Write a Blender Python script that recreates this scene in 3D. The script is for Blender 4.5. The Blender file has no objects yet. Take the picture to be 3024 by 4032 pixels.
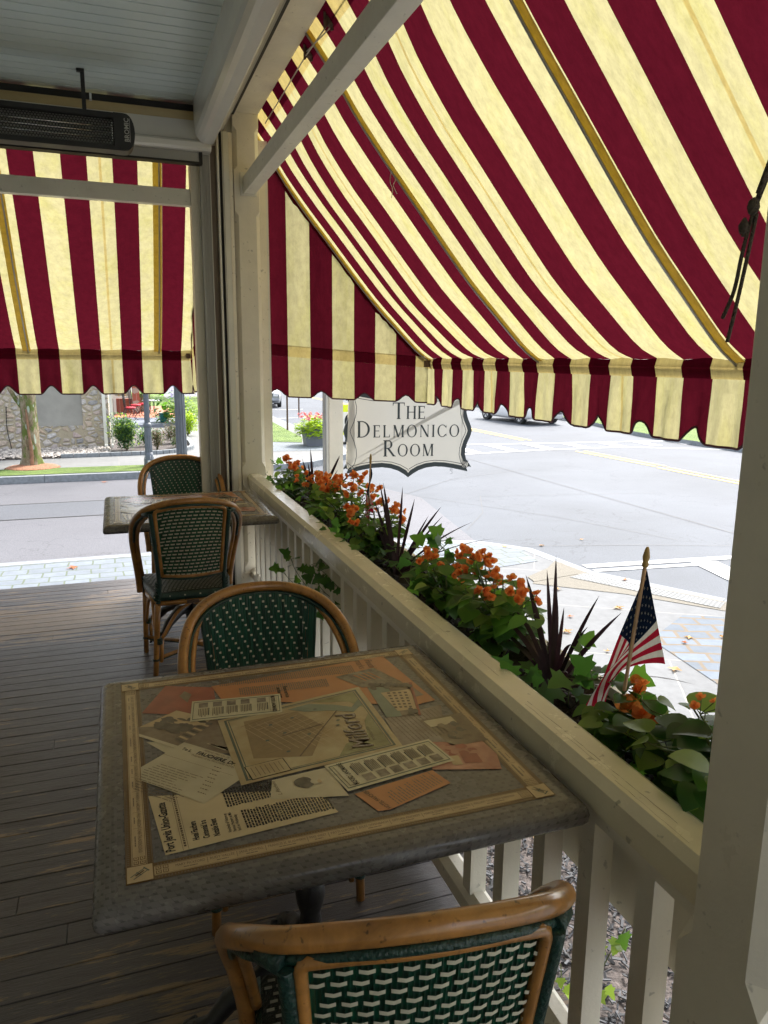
import bpy, math, random
from mathutils import Vector, Matrix
from math import sin, cos, pi, radians, sqrt
random.seed(7)
SC = bpy.context.scene
COL = SC.collection

# ------------------------------------------------------------------ materials
def newmat(name):
    m = bpy.data.materials.new(name); m.use_nodes = True
    nt = m.node_tree; nt.nodes.clear()
    out = nt.nodes.new('ShaderNodeOutputMaterial')
    return m, nt, out
def N(nt, t, **kw):
    n = nt.nodes.new(t)
    for k, v in kw.items():
        if k in n.inputs: n.inputs[k].default_value = v
        else: setattr(n, k, v)
    return n
def L(nt, a, b): nt.links.new(a, b)
def coord(nt, scale=(1,1,1), kind='Object'):
    tc = N(nt, 'ShaderNodeTexCoord'); mp = N(nt, 'ShaderNodeMapping')
    mp.inputs['Scale'].default_value = scale
    L(nt, tc.outputs[kind], mp.inputs['Vector']); return mp.outputs['Vector']
def worldco(nt, scale=(1,1,1)):
    g = N(nt, 'ShaderNodeNewGeometry'); mp = N(nt, 'ShaderNodeMapping')
    mp.inputs['Scale'].default_value = scale
    L(nt, g.outputs['Position'], mp.inputs['Vector']); return mp.outputs['Vector']
def ramp(nt, fac, stops):
    r = N(nt, 'ShaderNodeValToRGB'); e = r.color_ramp.elements
    while len(e) < len(stops): e.new(0.5)
    for i, (p, c) in enumerate(stops):
        e[i].position = p; e[i].color = (c[0], c[1], c[2], 1)
    L(nt, fac, r.inputs[0]); return r.outputs[0]
def mixc(nt, fac, a, b, mode='MIX'):
    m = N(nt, 'ShaderNodeMix', data_type='RGBA', blend_type=mode)
    for k, v in ((0, fac), (6, a), (7, b)):
        if hasattr(v, 'is_linked') or hasattr(v, 'links'): L(nt, v, m.inputs[k])
        elif k == 0: m.inputs[0].default_value = v
        else: m.inputs[k].default_value = (v[0], v[1], v[2], 1)
    return m.outputs[2]
def bump(nt, h, strength=.3, dist=.01):
    b = N(nt, 'ShaderNodeBump'); b.inputs['Strength'].default_value = strength; b.inputs['Distance'].default_value = dist
    L(nt, h, b.inputs['Height']); return b.outputs[0]
def simple(name, c, rough=.5, var=.12, scale=6, metal=0, bumps=0, bscale=40, spec=.5, stretch=(1,1,1), c2=None, world=False, coat=0):
    m, nt, out = newmat(name)
    p = N(nt, 'ShaderNodeBsdfPrincipled', Roughness=rough, Metallic=metal)
    p.inputs['Specular IOR Level'].default_value = spec
    if coat: p.inputs['Coat Weight'].default_value = coat
    co = (worldco if world else coord)(nt, stretch)
    n = N(nt, 'ShaderNodeTexNoise', Scale=scale, Detail=5.0, Roughness=.6); L(nt, co, n.inputs['Vector'])
    lo = [x*(1-var) for x in c]; hi = [min(1, x*(1+var)) for x in (c2 or c)]
    L(nt, ramp(nt, n.outputs[0], [(.3, lo), (.7, hi)]), p.inputs['Base Color'])
    if bumps:
        n2 = N(nt, 'ShaderNodeTexNoise', Scale=bscale, Detail=4.0); L(nt, co, n2.inputs['Vector'])
        L(nt, bump(nt, n2.outputs[0], bumps, .01), p.inputs['Normal'])
    L(nt, p.outputs[0], out.inputs[0]); return m
def paint(name, c, rough=.35):
    """old gloss paint on wood: faint grain, small chips and grime"""
    m, nt, out = newmat(name)
    p = N(nt, 'ShaderNodeBsdfPrincipled', Roughness=rough)
    co = worldco(nt)
    n = N(nt, 'ShaderNodeTexNoise', Scale=2.3, Detail=6.0, Roughness=.65); L(nt, co, n.inputs['Vector'])
    base = ramp(nt, n.outputs[0], [(.3, [x*.86 for x in c]), (.7, [min(1, x*1.06) for x in c])])
    n2 = N(nt, 'ShaderNodeTexNoise', Scale=38.0, Detail=3.0); L(nt, co, n2.inputs['Vector'])
    chip = ramp(nt, n2.outputs[0], [(.68, (0,0,0)), (.73, (1,1,1))])
    col = mixc(nt, chip, base, [x*.62 for x in c])
    L(nt, col, p.inputs['Base Color'])
    n3 = N(nt, 'ShaderNodeTexNoise', Scale=14.0, Detail=6.0, Roughness=.7); L(nt, co, n3.inputs['Vector'])
    L(nt, bump(nt, n3.outputs[0], .35, .006), p.inputs['Normal'])
    rr = ramp(nt, n3.outputs[0], [(.3, (rough*.7,)*3), (.7, (rough*1.4,)*3)]); L(nt, rr, p.inputs['Roughness'])
    L(nt, p.outputs[0], out.inputs[0]); return m
def cloth(name, c, tr, trans=.55, dirt=(.55,.55,.25), dirtamt=.35, stretch=(3,6,.8)):
    m, nt, out = newmat(name)
    co = worldco(nt, stretch)
    n = N(nt, 'ShaderNodeTexNoise', Scale=1.6, Detail=8.0, Roughness=.7); L(nt, co, n.inputs['Vector'])
    mask = ramp(nt, n.outputs[0], [(.47, (0,0,0)), (.70, (dirtamt,)*3)])
    n2 = N(nt, 'ShaderNodeTexNoise', Scale=22.0, Detail=6.0, Roughness=.8); L(nt, worldco(nt, (1,1.6,.6)), n2.inputs['Vector'])
    sp = ramp(nt, n2.outputs[0], [(.36, (.80,)*3), (.6, (1.03,)*3)])
    def col(k):
        a = mixc(nt, mask, k, [k[i]*dirt[i]*1.3 for i in range(3)])
        return mixc(nt, 1.0, a, sp, 'MULTIPLY')
    d = N(nt, 'ShaderNodeBsdfDiffuse'); t = N(nt, 'ShaderNodeBsdfTranslucent'); mx = N(nt, 'ShaderNodeMixShader')
    wr = N(nt, 'ShaderNodeTexNoise', Scale=3.2, Detail=5.0, Distortion=1.2); L(nt, worldco(nt, (1,1,.8)), wr.inputs['Vector']); wb = bump(nt, wr.outputs[0], .3, .03); L(nt, wb, d.inputs['Normal']); L(nt, wb, t.inputs['Normal'])
    L(nt, col(c), d.inputs[0]); L(nt, col(tr), t.inputs[0]); mx.inputs[0].default_value = trans
    L(nt, d.outputs[0], mx.inputs[1]); L(nt, t.outputs[0], mx.inputs[2])
    L(nt, mx.outputs[0], out.inputs[0]); return m
def leafmat(name, c, tr, mixf=.35, rough=.4, scale=30):
    m, nt, out = newmat(name)
    co = coord(nt); n = N(nt, 'ShaderNodeTexNoise', Scale=scale, Detail=2.0); L(nt, co, n.inputs['Vector'])
    g = N(nt, 'ShaderNodeNewGeometry')
    r = ramp(nt, g.outputs['Random Per Island'], [(0, [x*.55 for x in c]), (1, [min(1,x*1.5) for x in c])])
    col = mixc(nt, 1.0, r, ramp(nt, n.outputs[0], [(.3, (.8,.8,.8)), (.7, (1,1,1))]), 'MULTIPLY')
    p = N(nt, 'ShaderNodeBsdfPrincipled', Roughness=rough); L(nt, col, p.inputs['Base Color'])
    t = N(nt, 'ShaderNodeBsdfTranslucent'); t.inputs[0].default_value = (*tr, 1)
    mx = N(nt, 'ShaderNodeMixShader'); mx.inputs[0].default_value = mixf
    L(nt, p.outputs[0], mx.inputs[1]); L(nt, t.outputs[0], mx.inputs[2]); L(nt, mx.outputs[0], out.inputs[0]); return m
def rattan(name, c):
    m, nt, out = newmat(name)
    p = N(nt, 'ShaderNodeBsdfPrincipled', Roughness=.28); p.inputs['Coat Weight'].default_value = .4
    co = coord(nt)
    n = N(nt, 'ShaderNodeTexNoise', Scale=9.0, Detail=6.0, Roughness=.7, Distortion=.6); L(nt, co, n.inputs['Vector'])
    col = ramp(nt, n.outputs[0], [(.25, [x*.42 for x in c]), (.5, c), (.75, [min(1, x*1.5) for x in c])])
    n2 = N(nt, 'ShaderNodeTexNoise', Scale=90.0, Detail=2.0); L(nt, co, n2.inputs['Vector'])
    sp = ramp(nt, n2.outputs[0], [(.27, (.35,.35,.35)), (.36, (1,1,1))])
    L(nt, mixc(nt, 1.0, col, sp, 'MULTIPLY'), p.inputs['Base Color'])
    L(nt, p.outputs[0], out.inputs[0]); return m

M = {}
CREAM = (.77,.725,.61)
M['paint'] = paint('cream_paint', CREAM)
M['paint_top'] = paint('cream_rail_paint', (.78,.72,.55), .22)
M['white_paint'] = paint('off_white_paint', (.70,.69,.62), .35)
M['alu'] = simple('painted_aluminium', (.62,.61,.56), .22, .05, 3, spec=.6)
M['alu_dark'] = simple('grey_aluminium', (.33,.33,.31), .35, .05, 3)
M['black'] = simple('black_rubber', (.008,.008,.008), .6, .1)
M['brown_trim'] = simple('raw_brown_wood', (.20,.15,.11), .6, .3, 8, stretch=(6,6,.5))
M['ceil'] = simple('blue_grey_ceiling_paint', (.55,.64,.635), .34, .08, 1.2, bumps=.1, bscale=9)
M['ochre'] = simple('ochre_cove_paint', (.42,.34,.17), .45, .15, 2)
M['heater'] = simple('black_heater_metal', (.014,.014,.015), .45, .2)
M['chrome'] = simple('bright_metal', (.75,.75,.75), .12, .05, metal=1)
M['lettering_grey'] = simple('grey_lettering', (.45,.45,.44), .5, .02)
CR = (.46,.43,.29); CRT = (.325,.295,.150)
RD = (.11,.008,.018); RDT = (.044,.003,.007)
M['cream_cloth'] = cloth('cream_canvas', CR, CRT, .6, (.70,.72,.34), .5)
M['red_cloth'] = cloth('burgundy_canvas', RD, RDT, .55, (.6,.6,.7), .3)
M['cream_double'] = cloth('cream_canvas_doubled', (.50,.44,.25), (.36,.28,.10), .45, (.7,.7,.4), .3)
M['red_double'] = cloth('burgundy_canvas_doubled', (.085,.005,.012), (.02,.0008,.003), .4, (.6,.6,.7), .3)
M['sleeve'] = cloth('yellow_arm_sleeve', (.62,.48,.16), (.55,.36,.05), .5, (.7,.7,.4), .3)
M['cream_side'] = cloth('cream_canvas_side', CR, CRT, .55, (.8,.75,.6), .2)
M['binding_tape'] = simple('burgundy_binding', (.045,.004,.012), .8, .1)
M['rattan'] = rattan('honey_rattan', (.36,.165,.04))
M['green'] = simple('dark_green_binding', (.008,.035,.027), .35, .25, 30, bumps=.5, bscale=120)
M['strand'] = leafmat('green_woven_strand', (.005,.058,.032), (.015,.15,.05), .15, .3)
M['dash'] = simple('cream_woven_strand', (.50,.48,.37), .4, .12, 40)
M['dashgrey'] = simple('pale_seat_strand', (.42,.42,.38), .3, .2, 40)
M['blackstrand'] = simple('black_green_seat_strand', (.012,.02,.018), .35, .3, 60, bumps=.6, bscale=160)
M['iron'] = simple('black_cast_iron', (.012,.012,.013), .4, .3, 12, bumps=.3)
M['brass'] = simple('dull_gold', (.42,.27,.08), .4, .2, 20)
M['dowel'] = simple('pale_wood_dowel', (.48,.30,.17), .5, .15, 12, stretch=(8,8,1))
M['soil'] = simple('dark_potting_soil', (.022,.016,.012), .9, .5, 60, bumps=1, bscale=90)
M['leaf'] = leafmat('begonia_leaf', (.05,.11,.026), (.24,.52,.05), .45, .5)
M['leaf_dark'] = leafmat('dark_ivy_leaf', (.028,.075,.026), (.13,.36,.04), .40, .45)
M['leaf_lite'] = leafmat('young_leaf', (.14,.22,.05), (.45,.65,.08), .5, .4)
M['leaf_lime'] = leafmat('chartreuse_leaf', (.32,.45,.03), (.55,.75,.05), .4, .5)
M['spike'] = leafmat('dark_purple_blade', (.035,.018,.022), (.06,.02,.03), .15, .3)
M['stem'] = leafmat('green_stem', (.10,.13,.04), (.2,.3,.05), .2)
M['orange'] = leafmat('orange_petal', (.85,.23,.06), (1.0,.36,.09), .5, .6)
M['pink'] = leafmat('pink_petal', (.75,.25,.28), (.9,.4,.4), .3, .6)
M['violet'] = leafmat('violet_flower', (.22,.17,.42), (.3,.25,.6), .3, .6)
M['shrub'] = leafmat('shrub_leaf', (.045,.11,.045), (.12,.26,.06), .3, .5)
M['drybush'] = leafmat('dry_shrub_leaf', (.16,.12,.06), (.25,.2,.1), .3, .6)
M['bark'] = simple('mossy_bark', (.16,.12,.07), .9, .5, 5, bumps=1, bscale=22, stretch=(2.5,2.5,.6), c2=(.26,.24,.17))
def m_bark():
    m, nt, out = newmat('mossy_bark_patchy'); p = N(nt, 'ShaderNodeBsdfPrincipled', Roughness=.95)
    co = coord(nt, (3.2,3.2,1.1)); n = N(nt, 'ShaderNodeTexNoise', Scale=4.5, Detail=9.0, Roughness=.75); L(nt, co, n.inputs['Vector'])
    c1 = ramp(nt, n.outputs[0], [(.32, (.07,.05,.03)), (.45, (.20,.15,.09)), (.6, (.30,.26,.18))])
    n2 = N(nt, 'ShaderNodeTexNoise', Scale=2.1, Detail=6.0, Roughness=.7); L(nt, co, n2.inputs['Vector'])
    c2 = mixc(nt, ramp(nt, n2.outputs[0], [(.50, (0,0,0)), (.56, (1,1,1))]), c1, (.10,.13,.025))
    n3 = N(nt, 'ShaderNodeTexVoronoi', Scale=2.6); L(nt, co, n3.inputs['Vector'])
    c3 = mixc(nt, ramp(nt, n3.outputs[0], [(.20, (1,1,1)), (.24, (0,0,0))]), c2, (.36,.42,.34))
    L(nt, c3, p.inputs['Base Color']); L(nt, bump(nt, n.outputs[0], 1, .05), p.inputs['Normal']); L(nt, p.outputs[0], out.inputs[0]); return m
M['bark'] = m_bark()
M['moss'] = simple('reddish_bark', (.22,.12,.07), .9, .4, 9, bumps=1, bscale=30)
M['steel'] = simple('galvanised_pipe', (.33,.34,.35), .35, .1, metal=.6)
M['lamp'] = simple('dark_grey_post_paint', (.085,.10,.12), .45, .2, 6)
M['wornwhite'] = simple('worn_primer', (.55,.56,.55), .6, .2, 20)
M['concrete'] = simple('pale_concrete', (.185,.19,.187), .85, .10, 3, bumps=.3, bscale=60, world=True)
M['tan_concrete'] = simple('aggregate_concrete', (.16,.145,.115), .9, .3, 90, bumps=.5, bscale=120, world=True)
M['granite'] = simple('granite_kerb', (.20,.218,.23), .8, .22, 14, bumps=.3, bscale=50, world=True)
M['roadwhite'] = simple('white_road_paint', (.55,.55,.54), .7, .06, 12, world=True)
M['roadyellow'] = simple('yellow_road_paint', (.75,.47,.09), .7, .12, 12, world=True)
M['crack'] = simple('tar_seam', (.05,.05,.05), .6, .2, world=True)
M['stucco'] = simple('grey_stucco', (.29,.28,.25), .9, .16, 1.6, bumps=.3, bscale=20, world=True)
M['woodyellow'] = simple('pale_timber', (.55,.40,.20), .6, .15, 8)
M['brick'] = simple('red_brick', (.30,.11,.07), .85, .25, 14, bumps=.4, world=True)
M['redcush'] = simple('red_cushion', (.55,.03,.05), .7, .1)
M['teal'] = simple('teal_glazed_pot', (.03,.19,.20), .2, .3, 5, spec=.7)
M['potgrey'] = simple('slate_grey_planter', (.13,.14,.17), .5, .08, 3)
M['barrel'] = simple('weathered_barrel_wood', (.24,.18,.13), .8, .3, 14, stretch=(6,6,1))
M['terracotta'] = simple('orange_patio_tile', (.45,.16,.09), .8, .15, world=True)
M['slate'] = simple('dark_patio_slab', (.15,.17,.21), .8, .2, world=True)
M['mulch'] = leafmat('black_mulch_chip', (.045,.048,.055), (.02,.02,.02), .02, .7, 90)
M['brownmulch'] = simple('red_brown_mulch', (.20,.08,.045), .9, .6, 40, bumps=1, bscale=60, c2=(.32,.15,.08))
M['darkmulch'] = simple('dark_mulch', (.035,.03,.03), .9, .6, 30, bumps=1, bscale=60, c2=(.09,.075,.07))
M['fallen'] = leafmat('fallen_leaf', (.50,.30,.13), (.6,.35,.1), .25, .8)
M['fallen2'] = leafmat('rusty_leaf', (.45,.16,.07), (.6,.2,.05), .25, .8)
M['stone'] = leafmat('river_stone', (.42,.38,.34), (.1,.1,.1), .02, .8, 12)
M['carpaint'] = simple('white_car_paint', (.75,.76,.77), .15, .03, coat=.6)
M['carpaint2'] = simple('silver_car_paint', (.42,.44,.46), .2, .03, coat=.6)
M['carpaint3'] = simple('dark_blue_car_paint', (.03,.05,.09), .2, .03, coat=.6)
M['glass'] = simple('tinted_window', (.02,.025,.03), .06, .1, spec=.9)
M['tyre'] = simple('tyre_rubber', (.02,.02,.02), .8, .2)
M['rim'] = simple('alloy_rim', (.6,.61,.62), .3, .1, metal=.8)
M['lamp_red'] = simple('red_tail_lens', (.4,.02,.02), .2, .1)
M['lamp_clear'] = simple('clear_headlight_lens', (.7,.7,.7), .1, .1)
M['signwhite'] = simple('sign_white_enamel', (.74,.70,.61), .35, .03, 2)
M['signdark'] = simple('sign_charcoal_edge', (.022,.03,.032), .4, .1)
M['fluoro'] = simple('fluorescent_yellow_green', (.72,.80,.02), .5, .02)
M['rope'] = simple('grey_brown_rope', (.075,.062,.048), .9, .3, 60, bumps=1, bscale=200)
M['cordw'] = simple('white_cord', (.55,.52,.45), .8, .1)
M['rust'] = simple('rusty_iron', (.10,.06,.04), .7, .5, 40, bumps=.6)
M['flag_red'] = cloth('flag_red', (.42,.015,.045), (.5,.02,.05), .35, (1,1,1), 0)
M['flag_white'] = cloth('flag_white', (.75,.74,.70), (.8,.78,.75), .35, (1,1,1), 0)
M['flag_blue'] = cloth('flag_blue', (.012,.02,.05), (.01,.02,.05), .25, (1,1,1), 0)
M['siding'] = simple('pale_clapboard', (.50,.49,.42), .6, .08, 1.5, world=True)
M['roofing'] = simple('grey_shingle', (.16,.16,.17), .9, .25, 8, world=True)

def m_asphalt(name, c, dark=.25):
    m, nt, out = newmat(name)
    p = N(nt, 'ShaderNodeBsdfPrincipled', Roughness=.8)
    co = worldco(nt)
    a = N(nt, 'ShaderNodeTexNoise', Scale=.35, Detail=8.0, Roughness=.6); L(nt, co, a.inputs['Vector'])
    b = N(nt, 'ShaderNodeTexNoise', Scale=55.0, Detail=2.0); L(nt, co, b.inputs['Vector'])
    ca = ramp(nt, a.outputs[0], [(.3, [x*(1-dark) for x in c]), (.7, [x*1.1 for x in c])])
    cb = ramp(nt, b.outputs[0], [(.3, (.78,.78,.78)), (.7, (1.1,1.1,1.1))])
    col = mixc(nt, 1.0, ca, cb, 'MULTIPLY')
    v = N(nt, 'ShaderNodeTexVoronoi', Scale=.42, feature='DISTANCE_TO_EDGE')
    n = N(nt, 'ShaderNodeTexNoise', Scale=1.8, Detail=4.0); L(nt, co, n.inputs['Vector'])
    va = N(nt, 'ShaderNodeVectorMath', operation='MULTIPLY_ADD'); L(nt, n.outputs[1], va.inputs[0]); va.inputs[1].default_value = (1.3,1.3,1.3); L(nt, co, va.inputs[2])
    L(nt, va.outputs[0], v.inputs['Vector'])
    ck = ramp(nt, v.outputs[0], [(.0, (.62,.62,.62)), (.007, (1,1,1))])
    L(nt, mixc(nt, .8, col, mixc(nt, 1.0, col, ck, 'MULTIPLY')), p.inputs['Base Color'])
    L(nt, bump(nt, b.outputs[0], .4, .01), p.inputs['Normal'])
    L(nt, p.outputs[0], out.inputs[0]); return m
M['road'] = m_asphalt('worn_grey_asphalt', (.088,.099,.116))
M['road2'] = m_asphalt('light_asphalt', (.112,.113,.126), .12)
M['patch'] = m_asphalt('asphalt_patch', (.088,.094,.108), .1)

def m_slab(name, c, mortar, w, h, msize=.012, var=.1, off=0., rot=0., rough=.85, scale_b=.2):
    m, nt, out = newmat(name)
    p = N(nt, 'ShaderNodeBsdfPrincipled', Roughness=rough)
    g = N(nt, 'ShaderNodeNewGeometry'); mp = N(nt, 'ShaderNodeMapping'); mp.inputs['Rotation'].default_value = (0,0,rot)
    L(nt, g.outputs['Position'], mp.inputs['Vector']); co = mp.outputs[0]
    nz = N(nt, 'ShaderNodeTexNoise', Scale=2.2, Detail=3.0); L(nt, co, nz.inputs['Vector'])
    va = N(nt, 'ShaderNodeVectorMath', operation='MULTIPLY_ADD'); L(nt, nz.outputs[1], va.inputs[0]); va.inputs[1].default_value = (scale_b*.3,)*3; L(nt, co, va.inputs[2])
    b = N(nt, 'ShaderNodeTexBrick', offset=off)
    b.inputs['Scale'].default_value = 1; b.inputs['Brick Width'].default_value = w; b.inputs['Row Height'].default_value = h
    b.inputs['Mortar Size'].default_value = msize; b.inputs['Mortar Smooth'].default_value = .3
    b.inputs['Color1'].default_value = (*[x*(1-var) for x in c], 1); b.inputs['Color2'].default_value = (*[x*(1+var) for x in c], 1)
    b.inputs['Mortar'].default_value = (*mortar, 1)
    L(nt, va.outputs[0], b.inputs['Vector'])
    n = N(nt, 'ShaderNodeTexNoise', Scale=7.0, Detail=7.0, Roughness=.7); L(nt, co, n.inputs['Vector'])
    col = mixc(nt, 1.0, b.outputs[0], ramp(nt, n.outputs[0], [(.3, (.8,.8,.8)), (.7, (1.08,1.08,1.08))]), 'MULTIPLY')
    L(nt, col, p.inputs['Base Color'])
    L(nt, bump(nt, n.outputs[0], .3, .01), p.inputs['Normal'])
    L(nt, p.outputs[0], out.inputs[0]); return m
M['walk'] = m_slab('sidewalk_slabs', (.175,.178,.176), (.22,.21,.19), 1.55, 1.5, .008, .04, 0, 0, scale_b=.05)
M['walk_r'] = m_slab('corner_slabs', (.145,.150,.153), (.26,.25,.22), 1.7, 1.3, .008, .05, .3, .55, scale_b=.1)
M['cobble'] = m_slab('granite_setts', (.155,.178,.205), (.10,.12,.08), .27, .21, .012, .10, .35, 0)
M['cobble_r'] = m_slab('dark_setts', (.115,.14,.17), (.14,.11,.075), .30, .19, .02, .16, .4, .42)
M['bricks'] = m_slab('brick_course', (.30,.10,.07), (.35,.30,.26), .20, .07, .008, .2, .5, 0)
def m_grass(name, c, c2):
    m, nt, out = newmat(name)
    p = N(nt, 'ShaderNodeBsdfPrincipled', Roughness=.9); co = worldco(nt)
    a = N(nt, 'ShaderNodeTexNoise', Scale=1.4, Detail=9.0, Roughness=.75); L(nt, co, a.inputs['Vector'])
    b = N(nt, 'ShaderNodeTexNoise', Scale=38.0, Detail=3.0, Roughness=.8); L(nt, co, b.inputs['Vector'])
    col = mixc(nt, 1.0, ramp(nt, a.outputs[0], [(.35, c), (.65, c2)]), ramp(nt, b.outputs[0], [(.3, (.6,.6,.6)), (.7, (1.3,1.3,1.3))]), 'MULTIPLY')
    L(nt, col, p.inputs['Base Color']); L(nt, bump(nt, b.outputs[0], 1, .05), p.inputs['Normal'])
    L(nt, p.outputs[0], out.inputs[0]); return m
M['grass'] = m_grass('lawn', (.085,.15,.022), (.19,.27,.055))
def m_stonewall():
    m, nt, out = newmat('cobblestone_wall')
    p = N(nt, 'ShaderNodeBsdfPrincipled', Roughness=.85); co = worldco(nt, (1,1,1.35))
    nz = N(nt, 'ShaderNodeTexNoise', Scale=3.0, Detail=2.0); L(nt, co, nz.inputs['Vector'])
    va = N(nt, 'ShaderNodeVectorMath', operation='MULTIPLY_ADD'); L(nt, nz.outputs[1], va.inputs[0]); va.inputs[1].default_value = (.07,.07,.07); L(nt, co, va.inputs[2])
    v = N(nt, 'ShaderNodeTexVoronoi', Scale=5.0); v2 = N(nt, 'ShaderNodeTexVoronoi', Scale=5.0, feature='DISTANCE_TO_EDGE')
    L(nt, va.outputs[0], v.inputs['Vector']); L(nt, va.outputs[0], v2.inputs['Vector'])
    sep = N(nt, 'ShaderNodeSeparateColor'); L(nt, v.outputs['Color'], sep.inputs[0])
    sc = ramp(nt, sep.outputs[0], [(0, (.30,.29,.29)), (.3, (.46,.42,.37)), (.5, (.48,.36,.26)), (.7, (.50,.48,.46)), (.85, (.42,.32,.29)), (1, (.62,.58,.52))])
    n = N(nt, 'ShaderNodeTexNoise', Scale=25.0, Detail=4.0); L(nt, co, n.inputs['Vector'])
    sc = mixc(nt, 1.0, sc, ramp(nt, n.outputs[0], [(.3, (.75,.75,.75)), (.7, (1.2,1.2,1.2))]), 'MULTIPLY')
    mk = ramp(nt, v2.outputs[0], [(.09, (0,0,0)), (.14, (1,1,1))])
    L(nt, mixc(nt, mk, (.36,.31,.22), sc), p.inputs['Base Color'])
    h = ramp(nt, v2.outputs[0], [(.05, (0,0,0)), (.25, (1,1,1))]); L(nt, bump(nt, h, .7, .05), p.inputs['Normal'])
    L(nt, p.outputs[0], out.inputs[0]); return m
M['stonewall'] = m_stonewall()
def m_deck():
    m, nt, out = newmat('worn_deck_paint')
    p = N(nt, 'ShaderNodeBsdfPrincipled', Roughness=.4)
    g = N(nt, 'ShaderNodeNewGeometry')
    r = ramp(nt, g.outputs['Random Per Island'], [(0, (.044,.034,.031)), (.5, (.060,.048,.044)), (1, (.080,.066,.061))])
    co = worldco(nt, (.35, 3.2, 3)); co1 = worldco(nt)
    n = N(nt, 'ShaderNodeTexNoise', Scale=9.0, Detail=9.0, Roughness=.75); L(nt, co, n.inputs['Vector'])
    big = N(nt, 'ShaderNodeTexNoise', Scale=.75, Detail=2.0); L(nt, co1, big.inputs['Vector'])
    mul = N(nt, 'ShaderNodeMath', operation='MULTIPLY_ADD'); L(nt, big.outputs[0], mul.inputs[0]); mul.inputs[1].default_value = .5
    def blob_(c, r, amp):
        d = N(nt, 'ShaderNodeVectorMath', operation='DISTANCE'); gg = N(nt, 'ShaderNodeMapping'); gg.inputs['Scale'].default_value = (.55, 1.6, 1); L(nt, g.outputs['Position'], gg.inputs['Vector']); L(nt, gg.outputs[0], d.inputs[0]); d.inputs[1].default_value = (c[0]*.55, c[1]*1.6, 0)
        mr = N(nt, 'ShaderNodeMapRange'); L(nt, d.outputs['Value'], mr.inputs[0]); mr.inputs[1].default_value = 0; mr.inputs[2].default_value = r; mr.inputs[3].default_value = amp; mr.inputs[4].default_value = 0; return mr.outputs[0]
    a1 = N(nt, 'ShaderNodeMath', operation='ADD'); L(nt, n.outputs[0], a1.inputs[0]); L(nt, blob_((-.55, 4.72), .85, .21), a1.inputs[1])
    a2 = N(nt, 'ShaderNodeMath', operation='ADD'); L(nt, a1.outputs[0], a2.inputs[0]); L(nt, blob_((.22, 1.42), .8, .14), a2.inputs[1])
    L(nt, a2.outputs[0], mul.inputs[2])
    worn = ramp(nt, mul.outputs[0], [(.825, (0,0,0)), (.86, (1,1,1))])
    tan = ramp(nt, n.outputs[0], [(.5, (.20,.14,.08)), (.7, (.30,.20,.11))])
    grey = ramp(nt, mul.outputs[0], [(.64, (0,0,0)), (.75, (.5,.5,.5))])
    n2 = N(nt, 'ShaderNodeTexNoise', Scale=60.0, Detail=4.0, Roughness=.7); L(nt, co, n2.inputs['Vector'])
    base = mixc(nt, 1.0, r, ramp(nt, n2.outputs[0], [(.3, (.72,.72,.72)), (.7, (1.2,1.2,1.2))]), 'MULTIPLY')
    base = mixc(nt, grey, base, (.115,.104,.104))
    L(nt, mixc(nt, worn, base, tan), p.inputs['Base Color'])
    rr = ramp(nt, n2.outputs[0], [(.3, (.30,)*3), (.7, (.52,)*3)]); L(nt, rr, p.inputs['Roughness'])
    ad = N(nt, 'ShaderNodeMath', operation='ADD'); L(nt, n.outputs[0], ad.inputs[0]); L(nt, n2.outputs[0], ad.inputs[1])
    L(nt, bump(nt, ad.outputs[0], .55, .004), p.inputs['Normal'])
    L(nt, p.outputs[0], out.inputs[0]); return m
M['deck'] = m_deck()
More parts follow.
